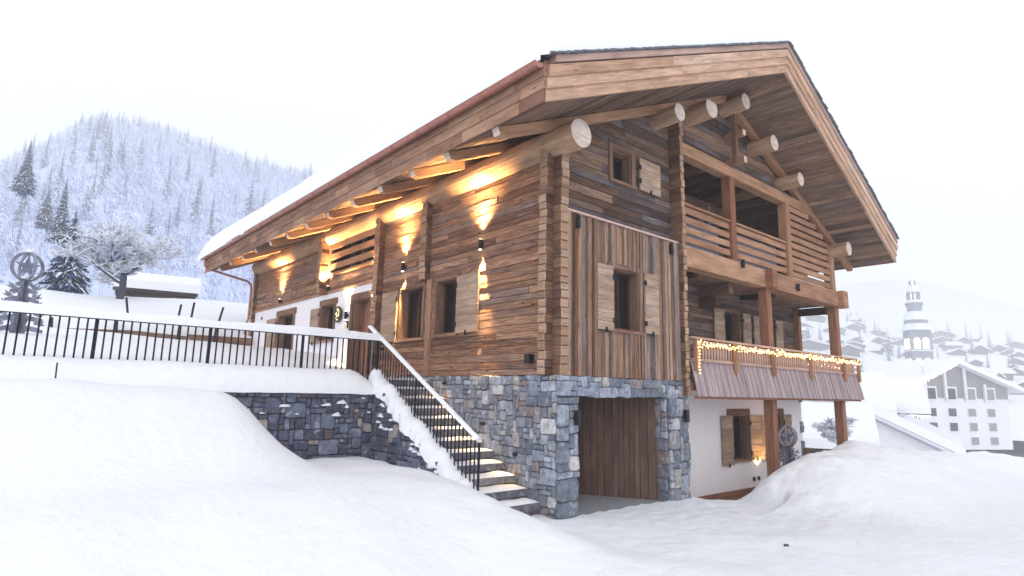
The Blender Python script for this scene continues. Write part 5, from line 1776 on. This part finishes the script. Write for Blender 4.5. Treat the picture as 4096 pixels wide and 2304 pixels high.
# church tower
def church():
    base = ray_at(2318, 960, 210)
    az = math.atan2(base.x - CAM.x, base.y - CAM.y)
    R0 = empty('church_tower', (base.x, base.y, 0), 'tall onion domed church tower with lit belfry openings', 'church', rz=-az + .35)
    k = 210 / 1467.0      # metres per photo pixel at that distance
    z = lambda py: ray_at(2315, py, 210).z
    def oct_(mb, prof, seg=8, r=.5):
        rings = [[Vector((rr * cos(2 * pi * (i + .5) / seg), rr * sin(2 * pi * (i + .5) / seg), zz)) for i in range(seg)] for rr, zz in prof]
        for a, b in zip(rings, rings[1:]):
            for i in range(seg):
                j = (i + 1) % seg; mb.face([a[i], a[j], b[j], b[i]], r)
        mb.face(rings[-1], r); mb.face(rings[0][::-1], r)
    a = 23 * k
    zb_, z0, z1 = -6, z(938), z(830)
    mb = MB(); box(mb, -a, a, -a, a, zb_, z1); mb.build('tower_shaft', M['fargrey'], R0)
    for zz in (z(882), z(936)):
        mb = MB(); box(mb, -a * 1.05, a * 1.05, -a * 1.05, a * 1.05, zz - .25, zz + .25); mb.build('cornice', M['farwhite'], R0)
    for zz in (z(866), z(918)):
        for s_ in (-1, 1):
            for (nx, ny) in ((0, -1), (-1, 0), (1, 0)):
                mb = MB()
                w, h = 1.0, 2.9
                P = [(-w, 0), (w, 0), (w, h)] + [(w * cos(pi * t / 6), h + w * sin(pi * t / 6)) for t in range(1, 6)] + [(-w, h)]
                cx = s_ * a * .42
                pts = [Vector((cx + x_, -a - .05, zz - 1.6 + y_)) if ny else Vector((nx * (a + .05), cx + x_, zz - 1.6 + y_)) for x_, y_ in P]
                prism(mb, pts, [p_ + Vector((nx, ny, 0)) * .08 for p_ in pts], (0, 0, 1), .5)
                mb.build('belfry_opening', M['farlit'], R0)
    mb = MB(); oct_(mb, [(a * 1.45, z1), (a * 1.5, z(828)), (a * 1.15, z(815)), (a * 1.1, z(812))]); mb.build('roof_snow', M['snow'], R0)
    mb = MB(); oct_(mb, [(a * 1.1, z(815)), (a * 1.1, z(803))]); mb.build('dome_drum', M['fargrey'], R0)
    mb = MB(); oct_(mb, [(a * 1.2, z(803)), (a * 1.0, z(790)), (a * .8, z(783)), (a * .72, z(780))]); mb.build('roof_snow', M['snow'], R0)
    mb = MB(); oct_(mb, [(a * .65, z(782)), (a * .72, z(768)), (a * .85, z(760)), (a * .83, z(756))]); mb.build('dome_drum', M['fargrey'], R0)
    mb = MB(); oct_(mb, [(a * .88, z(757)), (a * .62, z(750)), (a * .55, z(748))]); mb.build('roof_snow', M['snow'], R0)
    mb = MB()
    for i in range(8):
        an = 2 * pi * (i + .5) / 8; box(mb, cos(an) * a * .5 - .35, cos(an) * a * .5 + .35, sin(an) * a * .5 - .35, sin(an) * a * .5 + .35, z(750), z(728))
    oct_(mb, [(a * .15, z(750)), (a * .15, z(728))]); mb.build('lantern', M['fargrey'], R0)
    mb = MB(); oct_(mb, [(a * .62, z(730)), (a * .5, z(720)), (a * .33, z(712)), (a * .3, z(709))]); mb.build('roof_snow', M['snow'], R0)
    mb = MB()
    for i in range(4):
        an = 2 * pi * (i + .5) / 4; box(mb, cos(an) * a * .27 - .2, cos(an) * a * .27 + .2, sin(an) * a * .27 - .2, sin(an) * a * .27 + .2, z(711), z(698))
    mb.build('lantern', M['fargrey'], R0)
    for zz0, zz1, rr in ((z(748), z(732), .28), (z(709), z(700), .13)):
        mb = MB(); oct_(mb, [(a * rr, zz0), (a * rr, zz1)]); mb.build('lantern_light', M['farlit'], R0)
    mb = MB(); oct_(mb, [(a * .36, z(699)), (a * .2, z(692)), (a * .07, z(687)), (a * .02, z(672))]); mb.build('spire', M['snow'], R0)
church()

# hotel and neighbouring roofs
M['hoteltimber'] = simple('pale_hotel_timber', (.30, .285, .29), .9, var=.12, bscale=1)
def hotel():
    D = 110
    c0, c1 = ray_at(2283, 1100, D), ray_at(2548, 1100, D + 6)
    d = Vector((c1.x - c0.x, c1.y - c0.y, 0)); L = d.length; d.normalize()
    ang = math.atan2(d.y, d.x)
    R0 = empty('hotel', (c0.x, c0.y, 0), 'broad pale hotel with timber gable and rows of windows', 'hotel', rz=ang)
    zt = lambda py: ray_at(2340, py, D).z
    zE, zA, zM, zB_ = zt(975), zt(908), zt(1000), -7
    W_ = L; apx = W_ * .46
    P = [(0, 0, zM), (W_, 0, zM), (W_, 0, zE + 1), (apx, 0, zA), (0, 0, zE + .3)]
    mb = MB(); prism(mb, P, [(p[0], 14, p[2]) for p in P], (1, 0, 0), .5); mb.build('gable', M['hoteltimber'], R0)
    mb = MB(); box(mb, .0, W_, .15, 14, zB_, zM); mb.build('wall', M['farwhite'], R0)
    mb = MB()
    for x0, x1, z0, z1 in ((-6.0, apx, zE - 2.6, zA), (W_ + 3, apx, zE - .6, zA)):
        P = [(x0, -1.6, z0), (x1, -1.6, z1), (x1, -1.6, z1 + .9), (x0, -1.6, z0 + .8)]
        prism(mb, P, [(p[0], 15, p[2]) for p in P], (1, 0, 0), .5)
    mb.build('roof_snow', M['snow'], R0)
    for row, (pa, pb) in enumerate(((975, 1003), (1027, 1047), (1064, 1085), (1101, 1120))):
        for k in range(5):
            u = 1.6 + k * W_ / 5.3
            za, zb2 = zt(pa), zt(pb)
            mb = MB()
            if row == 0: box(mb, u - 1.35, u + 1.35, -.14, .02, zb2 - .35, za + .35); fr = mb.build('window', M['farwhite'], R0)
            else: box(mb, u - 1.1, u + 1.1, .04, .16, zb2 - .15, za + .1); fr = mb.build('window', M['farwhite'], R0)
            mb = MB(); box(mb, u - .95, u + .95, -.2, -.13, zb2, za) if row == 0 else box(mb, u - .9, u + .9, -.02, .05, zb2, za); mb.build('pane', M['hoteltimber'] if k > 2 else M['farwin'], fr)
    for k in range(5):
        u = k * W_ / 5.3
        mb = MB(); box(mb, u - .15, u + .35, -.5, -.1, zM, zE + 1.0 + (3 if 0 < k < 4 else 0)); mb.build('pilaster', M['farwhite'], R0)
    rn = random.Random(1)
    mb = MB()
    for k in range(70):
        t = k / 70; x = -5.8 + (apx + 5.8) * t; z = zE - 2.55 + (zA - zE + 2.5) * t
        h = rn.uniform(.15, .6)
        mb.face([(x, -1.65, z), (x + .12, -1.65, z), (x + .06, -1.65, z - h)]); mb.face([(x, -1.6, z), (x + .12, -1.7, z), (x + .06, -1.65, z - h)])
    mb.build('icicle_lights', M['icelight'], R0)
hotel()
def low_roof(label, px, py, D, w, d, hw, rise, rz, wall, zoff=0, ice=True, wins=(), roofm='farwood'):
    p = ray_at(px, py, D)
    az = math.atan2(p.x - CAM.x, p.y - CAM.y)
    R0 = roof_house('village_house', label, 'house', (p.x, p.y, p.z - hw), -az + rz, w, d, hw, rise, over=1.0, snow=.9, wall=wall, wins=wins, roofm=roofm)
    if ice:
        rn = random.Random(int(px)); mb = MB()
        for k in range(46):
            y = -1.0 + (d + 2) * k / 46; h = rn.uniform(.15, .5)
            x = -(w / 2 + 1.0); z = hw - rise / (w / 2) * 1.0 + .1
            mb.face([(x, y, z), (x, y + .16, z), (x, y + .08, z - h)])
            mb.face([(x - .08, y + .08, z), (x + .08, y + .08, z), (x, y + .08, z - h)])
        mb.build('icicle_lights', M['icelight'], R0)
    return R0
low_roof('snow roofed house with hanging lights under its eave below the church', 2205, 1032, 70, 13, 13, 5, 3.4, pi / 2 + .1, 'hoteltimber')
low_roof('snow roofed house with grey wall beside the hotel', 2300, 1030, 76, 9, 9, 5, 3.0, pi / 2 + .1, 'hoteltimber')
low_roof('large white roofed building left of the church tower', 2115, 1000, 130, 20, 12, 5, 5, pi / 2, 'farwhite', ice=False)
low_roof('low roofed outbuilding with a dark eave seen below the balcony', 2150, 1110, 38, 4.6, 6, 3, 1.3, pi / 2 + .05, 'farwood', ice=False)
low_roof('broad white gabled house directly behind the snow pile', 2080, 1130, 52, 19, 8, 1.0, 4.6, .35, 'farwhite', ice=False, roofm='farwhite')
low_roof('small house with a lit gable window at the foot of the hotel', 2290, 1110, 66, 7, 6, 2.6, 1.8, .1, 'farwhite', ice=False, wins=[(-1.0, 1.4, .9, .9), (1.0, 1.4, .9, .9)])
# thin snowy sapling by the right support post
p = at_px(2112, 1125, 4.0)
bare_tree(p, 2.6, 19, 'thin snowy sapling behind the right support post')

# small items near the lower deck
q = CAM + ((cf + cr2 * ((3145 - 2048) / FPX) - cu2 * ((2161 - 1152) / FPX)))
d = (q - CAM); q = CAM + d * ((CAM.z - .05) / -d.z)
mb = MB(); z_ = H(q.x, q.y)
vs_ = [Vector((q.x + .045 * cos(a) * (1 + .3 * sin(3 * a)), q.y + .035 * sin(a), z_ - .01)) for a in [k * pi / 4 for k in range(8)]]
prism(mb, vs_, [v_ * 1.0 + Vector((0, 0, .03)) for v_ in vs_], (1, 0, 0), .5)
tag(mb.build('pebble', M['mortar']), 'small dark stone lying alone on the foreground snow', 'stone')
mb = MB(); q = at_px(2029, 1128, .6); beam(mb, q - Vector((0, 0, .5)), q + Vector((0, 0, .02)), .22, .1, .3); tag(mb.build('chair_back', M['frame']), 'dark rounded chair back poking out of the snow by the plaster wall', 'chair')

# ---------------------------------------------------------------- haze
mt = bpy.data.materials.new('haze'); mt.use_nodes = True
n, l = mt.node_tree.nodes, mt.node_tree.links
n.remove(n['Principled BSDF'])
pv = n.new('ShaderNodeVolumePrincipled'); pv.inputs['Color'].default_value = (.95, .97, 1, 1); pv.inputs['Density'].default_value = .0017
l.new(pv.outputs[0], n['Material Output'].inputs['Volume'])
mb = MB(); box(mb, -270, 1180, -200, 1000, -14, 262); o = mb.build('haze', mt); o['kind'] = 'stuff'
